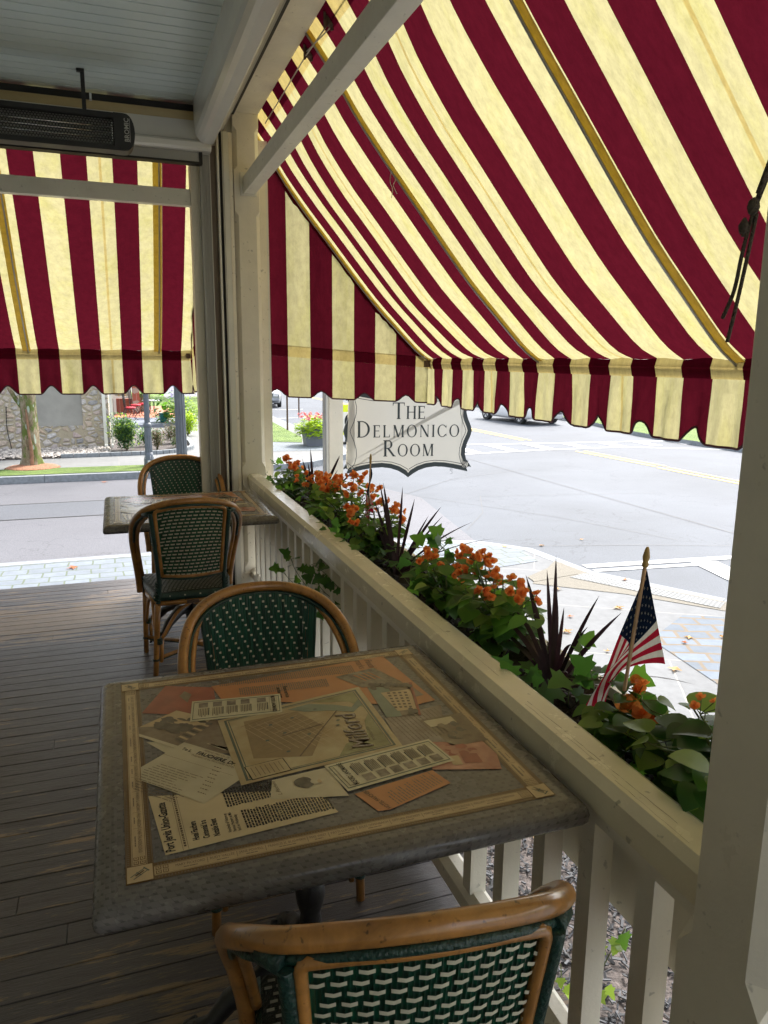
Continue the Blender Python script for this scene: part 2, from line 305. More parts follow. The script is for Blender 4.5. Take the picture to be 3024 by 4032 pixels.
def m_tabletop():
    """printed basket weave under a satin laminate"""
    m, nt, out = newmat('printed_weave_laminate')
    p = N(nt, 'ShaderNodeBsdfPrincipled', Roughness=.24)
    tc = N(nt, 'ShaderNodeTexCoord'); sp = N(nt, 'ShaderNodeSeparateXYZ'); L(nt, tc.outputs['Object'], sp.inputs[0])
    def ma(op, a, b=None, c=None):
        n = N(nt, 'ShaderNodeMath', operation=op)
        for i, v in enumerate((a, b, c)):
            if v is None: continue
            if isinstance(v, (int, float)): n.inputs[i].default_value = v
            else: L(nt, v, n.inputs[i])
        return n.outputs[0]
    # y runs on down the bullnose so the weave wraps round the edge
    y = ma('SUBTRACT', sp.outputs[1], ma('MULTIPLY', ma('SIGN', sp.outputs[1]), ma('MULTIPLY', ma('SUBTRACT', sp.outputs[2], .745), 1.0)))
    x = ma('SUBTRACT', sp.outputs[0], ma('MULTIPLY', ma('SIGN', sp.outputs[0]), ma('SUBTRACT', sp.outputs[2], .745)))
    P = .0165
    ys = ma('DIVIDE', y, P*.8); row = ma('FLOOR', ys); fy = ma('SUBTRACT', ys, row)
    xs = ma('ADD', ma('DIVIDE', x, P*1.25), ma('MULTIPLY', row, .5)); colm = ma('FLOOR', xs); fx = ma('SUBTRACT', xs, colm)
    spot = ma('MULTIPLY', ma('LESS_THAN', fx, .30), ma('LESS_THAN', fy, .42))
    edge = ma('MAXIMUM', ma('LESS_THAN', fx, .06), ma('LESS_THAN', fy, .09))
    cv = N(nt, 'ShaderNodeCombineXYZ'); L(nt, colm, cv.inputs[0]); L(nt, row, cv.inputs[1])
    wn = N(nt, 'ShaderNodeTexWhiteNoise', noise_dimensions='2D'); L(nt, cv.outputs[0], wn.inputs['Vector'])
    base = ramp(nt, wn.outputs[0], [(0, (.118,.110,.106)), (1, (.160,.149,.143))])
    base = mixc(nt, ma('MULTIPLY', edge, .35), base, (.07,.065,.06))
    base = mixc(nt, ma('MULTIPLY', spot, .6), base, (.055,.05,.048))
    L(nt, base, p.inputs['Base Color'])
    n = N(nt, 'ShaderNodeTexNoise', Scale=18.0, Detail=4.0); L(nt, tc.outputs['Object'], n.inputs['Vector'])
    L(nt, ramp(nt, n.outputs[0], [(.3, (.2,)*3), (.7, (.32,)*3)]), p.inputs['Roughness'])
    L(nt, p.outputs[0], out.inputs[0]); return m
M['tabletop'] = m_tabletop()
def ink(name, c, c2=None, sc=30): M[name] = simple(name, c, .26, .10, sc, c2=c2)
ink('print_cream', (.50,.37,.21)); ink('print_paper', (.56,.45,.27), None, 8); ink('print_letter', (.52,.45,.30), None, 10)
ink('print_orange', (0.460,0.192,0.072), None, 8); ink('print_red', (0.239,0.056,0.032), (.34,.10,.06), 12); ink('print_map', (0.368,0.248,0.108), (.46,.38,.22), 9)
ink('print_brown', (0.147,0.084,0.029)); ink('print_ink', (.012,.010,.009)); ink('print_line', (0.120,0.080,0.047)); ink('print_dim', (0.184,0.136,0.086))
ink('print_photo', (0.083,0.060,0.043), (.30,.25,.18), 35); ink('print_sepia', (0.147,0.096,0.058), (.26,.21,.14), 14); ink('print_pink', (0.368,0.136,0.094), (.50,.26,.18), 22)
ink('print_grey', (0.230,0.168,0.130), (.30,.26,.21), 20); ink('print_sky', (0.184,0.216,0.158)); ink('print_green', (0.184,0.160,0.065), (.30,.29,.14), 14)
ink('print_road', (0.276,0.192,0.094)); ink('print_teal', (0.110,0.128,0.094)); ink('print_strip', (.56,.50,.33)); ink('print_tree', (0.064,0.052,0.032), (.14,.12,.09), 40)

# ------------------------------------------------------------------ mesh builder
class MB:
    def __init__(s): s.v=[]; s.f=[]; s.m=[]; s.sm=[]; s.mats=[]
    def mi(s, mat):
        if mat not in s.mats: s.mats.append(mat)
        return s.mats.index(mat)
    def face(s, pts, mat='paint', smooth=False):
        b=len(s.v); s.v += [tuple(p) for p in pts]; s.f.append(tuple(range(b,b+len(pts)))); s.m.append(s.mi(mat)); s.sm.append(smooth)
    def raw(s, vs, fs, mat, smooth=False):
        b=len(s.v); s.v += [tuple(p) for p in vs]; k=s.mi(mat)
        for f in fs: s.f.append(tuple(i+b for i in f)); s.m.append(k); s.sm.append(smooth)
    def box(s, x0,x1,y0,y1,z0,z1, mat='paint', M4=None):
        vs=[(x0,y0,z0),(x1,y0,z0),(x1,y1,z0),(x0,y1,z0),(x0,y0,z1),(x1,y0,z1),(x1,y1,z1),(x0,y1,z1)]
        if M4 is not None: vs=[tuple(M4@Vector(v)) for v in vs]
        s.raw(vs,[(0,3,2,1),(4,5,6,7),(0,1,5,4),(1,2,6,5),(2,3,7,6),(3,0,4,7)],mat)
    def prism(s, poly, axis, a0, a1, mat='paint', smooth=False):
        """poly: 2-D outline; axis 'y': poly in (x,z); 'x': (y,z); 'z': (x,y)"""
        def P(p,a): return (p[0],a,p[1]) if axis=='y' else ((a,p[0],p[1]) if axis=='x' else (p[0],p[1],a))
        n=len(poly); vs=[P(p,a0) for p in poly]+[P(p,a1) for p in poly]
        k=s.mi(mat); b=len(s.v); s.v+=vs
        for i in range(n):
            j=(i+1)%n; s.f.append((b+i,b+j,b+n+j,b+n+i)); s.m.append(k); s.sm.append(smooth)
        s.f.append(tuple(b+i for i in reversed(range(n)))); s.m.append(k); s.sm.append(False)
        s.f.append(tuple(b+n+i for i in range(n))); s.m.append(k); s.sm.append(False)
    def tube(s, pts, r, mat, n=8, cap=True, flat=1.0):
        pts=[Vector(p) for p in pts]; R=r if isinstance(r,(list,tuple)) else [r]*len(pts)
        k=s.mi(mat); b=len(s.v); up=None
        for i,p in enumerate(pts):
            t=(pts[min(i+1,len(pts)-1)]-pts[max(i-1,0)])
            if t.length<1e-9: t=Vector((0,0,1))
            t.normalize()
            if up is None:
                up = Vector((0,0,1)) if abs(t.z)<.9 else Vector((1,0,0))
            a=t.cross(up); a.normalize(); u=a.cross(t); up=u
            for j in range(n):
                q=2*pi*j/n; s.v.append(tuple(p+a*cos(q)*R[i]+u*sin(q)*R[i]*flat))
        for i in range(len(pts)-1):
            for j in range(n):
                j2=(j+1)%n; s.f.append((b+i*n+j,b+i*n+j2,b+(i+1)*n+j2,b+(i+1)*n+j)); s.m.append(k); s.sm.append(True)
        if cap:
            s.f.append(tuple(b+j for j in reversed(range(n)))); s.m.append(k); s.sm.append(False)
            e=b+(len(pts)-1)*n; s.f.append(tuple(e+j for j in range(n))); s.m.append(k); s.sm.append(False)
    def lathe(s, prof, c=(0,0,0), mat='paint', n=16, smooth=True, flute=0):
        k=s.mi(mat); b=len(s.v)
        for (r,z) in prof:
            for j in range(n):
                q=2*pi*j/n; rr=r*(1-flute*(j%2)); s.v.append((c[0]+rr*cos(q),c[1]+rr*sin(q),c[2]+z))
        for i in range(len(prof)-1):
            for j in range(n):
                j2=(j+1)%n; s.f.append((b+i*n+j,b+i*n+j2,b+(i+1)*n+j2,b+(i+1)*n+j)); s.m.append(k); s.sm.append(smooth)
        s.f.append(tuple(b+j for j in reversed(range(n)))); s.m.append(k); s.sm.append(False)
        e=b+(len(prof)-1)*n; s.f.append(tuple(e+j for j in range(n))); s.m.append(k); s.sm.append(False)
    def grid(s, fn, nu, nv, mat, smooth=True, matfn=None):
        b=len(s.v)
        for i in range(nu+1):
            for j in range(nv+1): s.v.append(tuple(fn(i/nu,j/nv)))
        for i in range(nu):
            for j in range(nv):
                a=b+i*(nv+1)+j; s.f.append((a,a+nv+1,a+nv+2,a+1)); s.m.append(s.mi(matfn(i,j) if matfn else mat)); s.sm.append(smooth)
    def build(s, name, parent=None, loc=None, rot=None, bevel=0, **tags):
        me=bpy.data.meshes.new(name); me.from_pydata(s.v,[],s.f)
        for m in s.mats: me.materials.append(M[m])
        me.polygons.foreach_set('material_index', s.m); me.polygons.foreach_set('use_smooth', s.sm); me.update()
        o=bpy.data.objects.new(name,me); COL.objects.link(o)
        if parent: o.parent=parent
        if loc: o.location=loc
        if rot: o.rotation_euler=rot
        if bevel:
            bm=o.modifiers.new('edge','BEVEL'); bm.width=bevel; bm.segments=2; bm.limit_method='ANGLE'
        for k,v in tags.items(): o[k]=v
        return o
def thing(name, label, cat, loc=(0,0,0), rz=0, group=None):
    o=bpy.data.objects.new(name,None); COL.objects.link(o); o.location=loc; o.rotation_euler=(0,0,rz); o.empty_display_size=.1
    o['label']=label; o['category']=cat
    if group: o['group']=group
    return o
def dup(root, label, loc=None, rz=None, name=None):
    def cp(o,par):
        c=o.copy(); COL.objects.link(c)
        if par: c.parent=par
        for ch in kids.get(o,[]): cp(ch,c)
        return c
    kids={}
    for o in list(COL.objects):
        if o.parent: kids.setdefault(o.parent,[]).append(o)
    r=cp(root,None); r['label']=label
    if loc is not None: r.location=loc
    if rz is not None: r.rotation_euler=(0,0,rz)
    return r
def cr(pts, n=8):
    """Catmull-Rom through pts"""
    P=[Vector(p) for p in pts]; P=[P[0]*2-P[1]]+P+[P[-1]*2-P[-2]]; out=[]
    for i in range(1,len(P)-2):
        for k in range(n):
            t=k/n; a,b,c,d=P[i-1],P[i],P[i+1],P[i+2]
            out.append(.5*((2*b)+(c-a)*t+(2*a-5*b+4*c-d)*t*t+(3*b-a-3*c+d)*t**3))
    out.append(P[-2]); return out
_tc={}
def textmesh(s, size=1, bold=0, shear=0):
    key=(s,bold,shear)
    if key not in _tc:
        cu=bpy.data.curves.new('t','FONT'); cu.body=s; cu.size=1; cu.offset=bold; cu.shear=shear; cu.resolution_u=2; cu.fill_mode='FRONT'
        ob=bpy.data.objects.new('t',cu); me=bpy.data.meshes.new_from_object(ob)
        vs=[(v.co.x,v.co.y) for v in me.vertices]; fs=[tuple(p.vertices) for p in me.polygons]
        bpy.data.objects.remove(ob); bpy.data.curves.remove(cu); bpy.data.meshes.remove(me)
        w=max([v[0] for v in vs]+[0]); _tc[key]=(vs,fs,w)
    vs,fs,w=_tc[key]; return [(x*size,y*size) for x,y in vs],fs,w*size

# ------------------------------------------------------------------ camera
def set_camera():
    yaw, pit, rol = radians(19.65), radians(11.48), radians(.52)
    fw = Vector((sin(yaw)*cos(pit), cos(yaw)*cos(pit), -sin(pit)))
    rt = Vector((cos(yaw), -sin(yaw), 0)); up = rt.cross(fw)
    r = rt*cos(rol)+up*sin(rol); u = up*cos(rol)-rt*sin(rol)
    cam = bpy.data.cameras.new('camera'); o = bpy.data.objects.new('camera', cam); COL.objects.link(o)
    mt = Matrix((r, u, -fw)).transposed().to_4x4(); mt.translation = (0, 0, 1.58); o.matrix_world = mt
    cam.sensor_fit = 'VERTICAL'; cam.sensor_height = 36; cam.sensor_width = 27; cam.lens = 2945/4032*36
    cam.clip_start = .02; cam.clip_end = 3000; SC.camera = o
set_camera()

# ------------------------------------------------------------------ porch shell
def deck():
    b = MB(); y = 5.57; P = .082
    while y > -3.0:
        x = -4.2 + random.uniform(0, 1)*0; cuts = sorted([-4.2, .99] + [random.uniform(-3.6, .6)])
        for i in range(len(cuts)-1):
            g = .0012; dz = random.uniform(-.0008, .0008)
            b.prism([(y-P+.0012, -.03), (y-P+.0012, -.002+dz), (y-P+.003, dz), (y-.003, dz), (y-.0012, -.002+dz), (y-.0012, -.03)], 'x', cuts[i]+g, cuts[i+1]-g, 'deck')
        y -= P
    b.box(-4.2, .99, -3, 5.54, -.10, -.035, 'black'); b.box(-4.2, 1.0, 5.545, 5.575, -.25, -.032, 'deck')
    b.box(-4.2, .985, 5.50, 5.54, -.94, -.10, 'paint'); b.box(.955, .985, -3, 5.50, -.94, -.10, 'paint')
    b.build('porch_floor', kind='structure')
deck()
def ceiling():
    b = MB(); y = 5.10; P = .093; zc = 3.10; k = 0
    while y > -3:
        g = .004 if k % 2 else .0025
        b.prism([(y-P+g, zc+.006), (y-P+g+.002, zc), (y-g-.002, zc), (y-g, zc+.006), (y-g, zc+.02), (y-P+g, zc+.02)], 'x', -4.2, .70, 'ceil')
        y -= P; k += 1
    b.box(-4.2, .80, -3, 5.18, zc+.021, zc+.05, 'lamp')
    b.build('porch_ceiling', kind='structure')
ceiling()
def sky_block_roof():  # out-of-view roof slab, added above the ceiling to block the sky
    b = MB(); b.prism([(-4.4, 3.25), (1.0, 3.25), (1.0, 3.5), (-4.4, 4.4)], 'y', -3.1, 5.34, 'roofing')
    b.build('sky_block_roof', label='unseen grey shingled roof added over the porch to block the sky', category='roof')
sky_block_roof()
def house():
    t = thing('house_wall', 'pale clapboard house wall along the inner side of the porch', 'wall', (-2.35, 1, 0))
    b = MB(); z = 0
    while z < 3.18: b.prism([(-.02, z), (0, z), (.004, z+.11), (-.02, z+.11)], 'y', -4, 4.6, 'siding'); z += .11
    b.box(-.25, -.02, -4, 4.6, -.94, 3.18, 'siding'); b.build('wall', t)
    b = MB(); b.box(-.25, 3.3, -4.2, -4, 0, 3.18, 'siding'); b.build('end_wall', t)
house()
def chamf(b, x0, x1, y0, y1, zones, c, mat='paint'):
    """square post with stopped chamfers; zones = [(z0,z1,chamfered?)...]"""
    rings = []
    def ring(z, k):
        return [(x0+k, y0), (x1-k, y0), (x1, y0+k), (x1, y1-k), (x1-k, y1), (x0+k, y1), (x0, y1-k), (x0, y0+k)], z
    for z0, z1, f in zones: rings.append(ring(z0, c if f else .002)); rings.append(ring(z1, c if f else .002))
    vs = []; fs = []
    for p, z in rings: vs += [(x, y, z) for x, y in p]
    for i in range(len(rings)-1):
        for j in range(8): fs.append((i*8+j, i*8+(j+1) % 8, (i+1)*8+(j+1) % 8, (i+1)*8+j))
    fs.append(tuple(reversed(range(8)))); e = (len(rings)-1)*8; fs.append(tuple(e+i for i in range(8)))
    b.raw(vs, fs, mat)
b = MB(); chamf(b, .797, .961, .654, .819, [(0, .675, 0), (.715, 2.40, 1), (2.44, 3.106, 0)], .03)
b.build('porch_post', label='wide cream porch post close at the right edge with stopped chamfers', category='post', group='cream posts carrying the porch beam')
b = MB(); chamf(b, .797, .961, 5.15, 5.315, [(0, .13, 0), (.17, .69, 1), (.73, .84, 0), (.88, 2.49, 1), (2.52, 2.76, 0), (2.79, 3.0, 1), (3.03, 3.106, 0)], .025)
b.box(.79, .968, 5.143, 5.322, 0, .09, 'paint')
o = b.build('porch_post', label='chamfered cream porch post at the far corner where the rail ends', category='post', group='cream posts carrying the porch beam')
b = MB(); b.box(.533, .655, 5.235, 5.345, 0, 3.10, 'paint')
b.build('door_jamb_post', label='plain cream timber jamb with knots between the front opening and corner', category='post')
b = MB(); b.box(.955, 1.035, 5.33, 5.40, -.94, 3.0, 'paint'); b.box(1.035, 1.05, 5.33, 5.345, -.94, 3.0, 'white_paint')
b.build('trim_board', label='cream trim board on the outer side of the corner post', category='board')
# beams
b = MB(); b.box(.808, .961, -2.5, 5.315, 3.107, 3.28, 'paint')
b.build('porch_beam', label='long cream beam above the rail opening on the street side', category='beam')
b = MB(); b.box(-4.2, .806, 5.19, 5.315, 3.09, 3.28, 'paint')
b.build('porch_beam', label='cream beam above the front opening behind the white casing', category='beam')
def bar(name, x0, x1, y0, y1, z0, z1, label, plate=None):
    t = thing(name, label, 'bar', ((x0+x1)/2, y0, z0)); c = t.location
    b = MB(); b.box(x0-c.x, x1-c.x, y0-c.y, y1-c.y, 0, z1-z0, 'white_paint'); b.build('bar', t, bevel=.003)
    if plate:
        b = MB(); b.box(plate[0]-c.x, plate[1]-c.x, plate[2]-c.y, plate[3]-c.y, -.01, z1-z0+.03, 'white_paint'); b.build('end_plate', t)
bar('cross_bar', .852, .928, .819, 5.136, 2.622, 2.722, 'off white wooden bar running overhead beside the striped awning', (.835, .94, 5.136, 5.150))
bar('cross_bar', -4.2, .533, 5.25, 5.315, 2.545, 2.645, 'off white wooden bar crossing the front opening in front of the stripes')
# roller screen casings
t = thing('screen_casing', 'glossy white roller screen casing under the ceiling along the rail side', 'casing', (.6, 5, 2.9))
b = MB(); b.prism([(p[0]-.6, p[1]-2.9) for p in [(.544, 3.183), (.544, 2.99), (.549, 2.926), (.558, 2.90), (.577, 2.88), (.60, 2.868), (.655, 2.866), (.662, 2.875), (.662, 3.183)]], 'y', -7, .02, 'alu'); b.build('housing', t, bevel=.006)
b = MB(); b.box(.063, .085, -7, .16, .14, .2, 'black'); b.box(.085, .137, -7, .16, .085, .2, 'alu_dark'); b.box(.10, .125, -7, .16, .078, .085, 'alu')
b.box(.137, .207, -7, .16, .19, .27, 'black'); b.build('channel', t)
t = thing('screen_casing', 'white roller screen casing across the head of the front opening', 'casing', (.6, 5.1, 2.9))
b = MB(); b.prism([(p[0]-5.1, p[1]-2.9) for p in [(5.19, 2.84), (5.075, 2.84), (5.055, 2.852), (5.05, 2.88), (5.058, 2.893), (5.075, 2.90), (5.075, 3.02), (5.19, 3.02)]], 'x', -4.8, .05, 'alu'); b.build('housing', t)
b = MB(); b.box(-4.8, .0, .02, .09, -.115, -.0615, 'alu_dark'); b.box(-4.8, .0, .015, .085, -.128, -.116, 'black'); b.box(-.02, 0, .012, .02, -.128, -.06, 'black'); b.build('channel', t)
t = thing('cove_molding', 'ochre cove molding under the ceiling with a black cable strip', 'molding', (-1, 5.05, 3.0))
b = MB(); b.prism([(.09, .0), (.035, .0), (.02, .012), (.012, .035), (0, .05), (.09, .05)], 'x', -3.2, 1.6, 'ochre'); b.build('molding', t)
b = MB(); b.box(-3.2, 1.6, -.01, .06, .05, .085, 'black'); b.build('cable_strip', t)
for cx in (.40, .96, -.16):
    b = MB(); b.box(cx, cx+.012, -.014, -.009, .045, .088, 'chrome'); b.box(cx-.001, cx+.013, -.016, -.009, .043, .052, 'lettering_grey'); b.build('clip', t)
# vertical guides at the corner
t = thing('screen_guide', 'grooved grey aluminium track standing beside the timber jamb', 'track', (.59, 5.17, 0))
b = MB(); b.box(0, .062, 0, .06, 0, 2.84, 'alu_dark'); b.box(.02, .026, -.006, 0, 0, 2.84, 'alu_dark'); b.box(.034, .040, -.006, 0, 0, 2.84, 'alu_dark'); b.box(.056, .062, -.010, 0, 0, 2.84, 'alu'); b.build('track', t)
b = MB(); b.box(.063, .098, 0, .04, 0, 2.9, 'brown_trim'); b.box(.075, .215, .045, .07, 0, 3.1, 'paint'); b.build('wood_trim', t)
t = thing('screen_guide', 'white vertical track with a deep black slot beside the corner post', 'track', (.69, 5.12, 0))
b = MB(); b.box(0, .012, 0, .04, 0, 3.0, 'white_paint'); b.box(.012, .032, .03, .04, 0, 3.0, 'black'); b.box(.032, .037, 0, .04, 0, 3.0, 'alu'); b.box(.042, .075, .01, .04, 0, 2.98, 'white_paint'); b.box(.037, .042, .02, .04, 0, 3.0, 'alu_dark'); b.box(.078, .10, .022, .04, 0, 2.98, 'paint'); b.build('track', t)
# heater
def heater():
    t = thing('patio_heater', 'long black infrared heater with a honeycomb grille hanging from the ceiling', 'heater', (-.4, 4.68, 2.785))
    b = MB(); x0, x1 = -.62, .545
    out = [(.05, .105), (-.035, .10), (-.05, .085)]
    b.box(x0, x1, -.03, .055, .10, .108, 'heater'); b.box(x0, x1, .05, .058, -.09, .10, 'heater'); b.box(x0, x1, -.045, .05, -.105, -.098, 'heater')
    b.box(x0, x1, -.05, -.042, .075, .105, 'heater'); b.box(x0, x1, -.05, -.042, -.105, -.075, 'heater'); b.build('body', t)
    b = MB(); pr = []
    for k in range(13):
        a = -pi/2+pi*k/12; pr.append((x1+.062*cos(a)**.8 if cos(a) > 0 else x1, .106*sin(a)))
    b.prism([(x1-.05, -.106)]+pr+[(x1-.05, .106)], 'y', -.054, .058, 'heater')
    vs, fs, w = textmesh('BROMIC', .036, .01)
    b.raw([(x1+.030-y, -.0565, -.055+x) for x, y in vs], fs, 'lettering_grey'); b.box(x1+.034, x1+.036, -.056, -.0545, -.055, -.055+w, 'lettering_grey'); b.build('end_cap', t)
    b = MB(); P = .0165; r = P/sqrt(3)
    j = 0
    while j*P*.866 < .14:
        i = 0
        while x0+.02+i*P < x1-.05:
            cx = x0+.02+i*P+(P/2 if j % 2 else 0); cz = -.066+j*P*.866
            o_ = [(cx+r*1.0*sin(pi/3*q), cz+r*cos(pi/3*q)) for q in range(6)]; n_ = [(cx+r*.74*sin(pi/3*q), cz+r*.74*cos(pi/3*q)) for q in range(6)]
            b.raw([(p[0], -.048, p[1]) for p in o_+n_], [(q, (q+1) % 6, 6+(q+1) % 6, 6+q) for q in range(6)], 'heater'); i += 1
        j += 1
    b.build('grille', t)
    for z in (.035, .005, -.03):
        b = MB(); b.tube([(x0, .0, z), (x1-.055, .0, z)], .006, 'chrome', 8); b.build('element', t)
    b = MB(); b.prism([(.045, -.09), (.03, -.06), (.026, 0), (.03, .06), (.045, .09)], 'x', x0, x1-.055, 'alu_dark'); b.build('reflector', t)
    b = MB(); b.box(x1-.062, x1-.057, -.04, .04, -.06, .06, 'chrome'); b.build('end_reflector', t)
    for x in (.345, -.5):
        b = MB(); b.box(x-.011, x+.011, .035, .045, .10, .352, 'heater'); b.box(x-.03, x+.011, .02, .05, .335, .352, 'heater'); b.build('hanger', t)
    t.scale = (.965, .95, .90)
heater()
# railing
def railing():
    t = thing('porch_railing', 'cream painted porch railing with square balusters along the street side', 'railing', (.87, .82, 0))
    X = -.87
    b = MB(); b.prism([(p[0]+X, p[1]) for p in [(.832, .722), (.830, .780), (.846, .799), (.912, .800), (.924, .793), (.925, .775), (.905, .762), (.905, .722)]], 'y', 0, 4.325, 'paint_top')
    random.seed(77)
    for (x0, y0, ln, w) in [(.872, .10, .5, .0011), (.860, .25, .35, .0009), (.872, .75, .22, .001), (.868, 1.05, .18, .0009), (.885, 1.5, .3, .0008), (.865, 2.1, .25, .0009), (.88, 2.9, .3, .001), (.853, .05, .2, .0008)]:
        pts = []; x = x0; n_ = int(ln/.02)
        for i in range(n_+1): pts.append((x+X, y0+i*.02)); x += random.uniform(-.0016, .0014)
        for i in range(n_):
            if random.random() < .04: continue
            ww = w*.45*random.uniform(.3, 1.2); (a0, b0), (a1, b1) = pts[i], pts[i+1]
            b.face([(a0-ww, b0, .8003), (a1-ww, b1, .8003), (a1+ww, b1, .8003), (a0+ww, b0, .8003)], 'print_dim')
    b.build('top_rail', t)
    b = MB(); b.box(.842+X, .898+X, 0, 4.32, .690, .7215, 'paint'); b.build('under_rail', t)
    b = MB(); b.prism([(p[0]+X, p[1]) for p in [(.84, .06), (.84, .105), (.86, .125), (.89, .125), (.91, .105), (.91, .06)]], 'y', 0, 4.325, 'paint'); b.build('bottom_rail', t)
    y = 1.289-.1755*2
    while y < 5.1:
        b = MB(); j = random.uniform(-.002, .002); b.box(.850+X, .898+X, y-.82+j, y-.774+j, .12, .695, 'paint'); b.build('baluster', t); y += .1755
railing()

# ------------------------------------------------------------------ awnings
PROF = [(.957, 3.13), (1.1, 2.95), (1.2, 2.80), (1.35, 2.61), (1.465, 2.475), (1.6, 2.315), (1.706, 2.19), (1.86, 2.015), (2.035, 1.84), (2.205, 1.675), (2.317, 1.597)]
PC = [p for p in cr([(a, 0, z) for a, z in PROF], 3)]
def profpt(s):
    k = s*(len(PC)-1); i = min(int(k), len(PC)-2); f = k-i
    return PC[i].x*(1-f)+PC[i+1].x*f, PC[i].z*(1-f)+PC[i+1].z*f
SW = .1705
def awning(name, label, main):
    t = thing(name, label, 'awning', (0, 0, 0))
    if main: lo, hi, org = -1.4, 5.49, 2.327
    else: lo, hi, org = -3.4, .62, -.713
    def W(q, a, z):                         # q along the wall, a away from it
        return (a, q, z) if main else (q, 5.32+(a-.957)*.942, z+.045)
    def colr(k): return 'cream' if k % 2 == 0 else 'red'
    # column positions: stripe edges plus subdivisions and seams
    sw = SW if main else .1567
    k0 = math.floor((lo-org)/sw); edges = []
    k = k0
    while org+k*sw < hi:
        a, c = org+k*sw, org+(k+1)*sw
        if k % 8 == 4: cut = [a, a+.05, a+.0715, a+.088, c-.04]
        else: cut = [a, a+sw/3, a+2*sw/3]
        for i, x in enumerate(cut): edges.append((x, k, 'd' if (k % 8 == 4 and i == 2) else ''))
        k += 1
    edges = [(max(e[0], lo), e[1], e[2]) for i, e in enumerate(edges) if (edges[i+1][0] if i+1 < len(edges) else hi) > lo]
    edges.append((hi, None, ''))
    arms = [5.45, 3.838, 2.352, .86, -.65] if main else [.352, -.634, -1.9]
    def sag(q, s):
        v = sin(pi*(q-2.35)/1.49)**2 if main else sin(pi*(q-.352)/1.0)**2
        return -.075*v*min(1, 4*s*(1-s)*1.2) - .004*sin(q*23+s*3)*s
    nS = 26; b = MB(); base = 0
    rows = [i/nS for i in range(nS+1)]; rows.insert(1, .022)
    rows = sorted(set(rows+[.045]))
    def pt(q, s, off=0):
        a, z = profpt(s); return W(q, a, z+sag(q, s)+off)
    for i in range(len(edges)-1):
        q0, k, d = edges[i]; q1 = edges[i+1][0]
        if q1-q0 < 1e-4: continue
        vs = []; 
        for s in rows: vs += [pt(q0, s), pt(q1, s)]
        for j in range(len(rows)-1):
            m = colr(k)+('_double' if (d or rows[j+1] <= .046) else '_cloth')
            b.raw([vs[2*j], vs[2*j+1], vs[2*j+3], vs[2*j+2]], [(0, 1, 2, 3)], m, True)
        # pocket round the front bar, then the valance
    can = b.build('canopy', t)
    # weld so that shading is smooth
    import bmesh
    bm = bmesh.new(); bm.from_mesh(can.data); bmesh.ops.remove_doubles(bm, verts=bm.verts, dist=.0002); bm.to_mesh(can.data); bm.free()
    def low(q):                             # scalloped edge
        ph = ((q-org)/sw-1.5)/2; f = ph-round(ph)   # 0 at the centre of a dark stripe
        f = min(1, abs(f)/.27); return .068*(.5+.5*cos(pi*f))
    b = MB(); hem = MB(); path = []
    for i in range(len(edges)-1):
        q0, k, d = edges[i]; q1 = edges[i+1][0]
        if q1-q0 < 1e-4: continue
        n = 6 if q1-q0 > .03 else 2
        for u in range(n):
            qa = q0+(q1-q0)*u/n; qb = q0+(q1-q0)*(u+1)/n
            def rip(q, z): return .006*sin(q*27+z*5)+.004*sin(q*61+1)
            for za, zb, ofa, ofb, m in ((1.597, 1.562, 0, -.010, '_double'), (1.562, 1.516, -.010, .002, '_double')):
                hem.face([W(qa, 2.317+ofa, za+(sag(qa, 1) if za > 1.59 else 0)), W(qb, 2.317+ofa, za+(sag(qb, 1) if za > 1.59 else 0)), W(qb, 2.317+ofb, zb), W(qa, 2.317+ofb, zb)], colr(k)+m, True)
            zz = [1.519, 1.46, 1.40, 1.34]
            for za, zb in zip(zz[:-1], zz[1:]):
                b.face([W(qa, 2.326+rip(qa, za)*(1.524-za)*8, za), W(qb, 2.326+rip(qb, za)*(1.524-za)*8, za), W(qb, 2.326+rip(qb, zb)*(1.524-zb)*8, zb), W(qa, 2.326+rip(qa, zb)*(1.524-zb)*8, zb)], colr(k)+('_double' if d else '_cloth'), True)
            la, lb = 1.243+low(qa), 1.243+low(qb); wa, wb = 2.326+rip(qa, 1.34)*1.47, 2.326+rip(qb, 1.34)*1.47
            b.face([W(qa, wa, 1.34), W(qb, wb, 1.34), W(qb, wb, lb), W(qa, wa, la)], colr(k)+('_double' if d else '_cloth'), True)
            path.append(W(qa, wa, la))
    path.append(W(hi, 2.326, 1.243+low(hi)))
    b.tube(path, .0055, 'binding_tape', 6); b.build('valance', t); hem.build('bar_pocket', t)
    b = MB(); b.tube([W(lo, 2.330, 1.565), W(hi-.01, 2.330, 1.565)], .012, 'steel', 10); b.build('front_bar', t)
    for q in arms:
        b = MB()
        for j in range(len(rows)-1):
            s0, s1 = rows[j], rows[j+1]
            a, c, d, e = pt(q-.030, s0, -.014), pt(q+.030, s0, -.014), pt(q+.030, s1, -.014), pt(q-.030, s1, -.014)
            b.face([a, c, d, e], 'sleeve', True)
        b.tube([pt(q+.012, s, -.026) for s in rows], .0055, 'steel', 6); b.build('arm', t)
    # side panel
    b = MB(); se = [.955, 1.037, 1.205, 1.373, 1.542, 1.711, 1.879, 2.045, 2.208, 2.316] if main else [.97, 1.12, 1.29, 1.46, 1.63, 1.80, 1.97, 2.14, 2.316]
    ye = 5.492 if main else .62; path = []
    def zt(a):
        s = 0
        while s < 1 and profpt(s)[0] < a: s += .01
        return profpt(min(s, 1))[1]-.004
    def S(a, z, w=0): return (a, ye+w, z) if main else (ye+w, 5.32+(a-.957)*.942, z+.045)
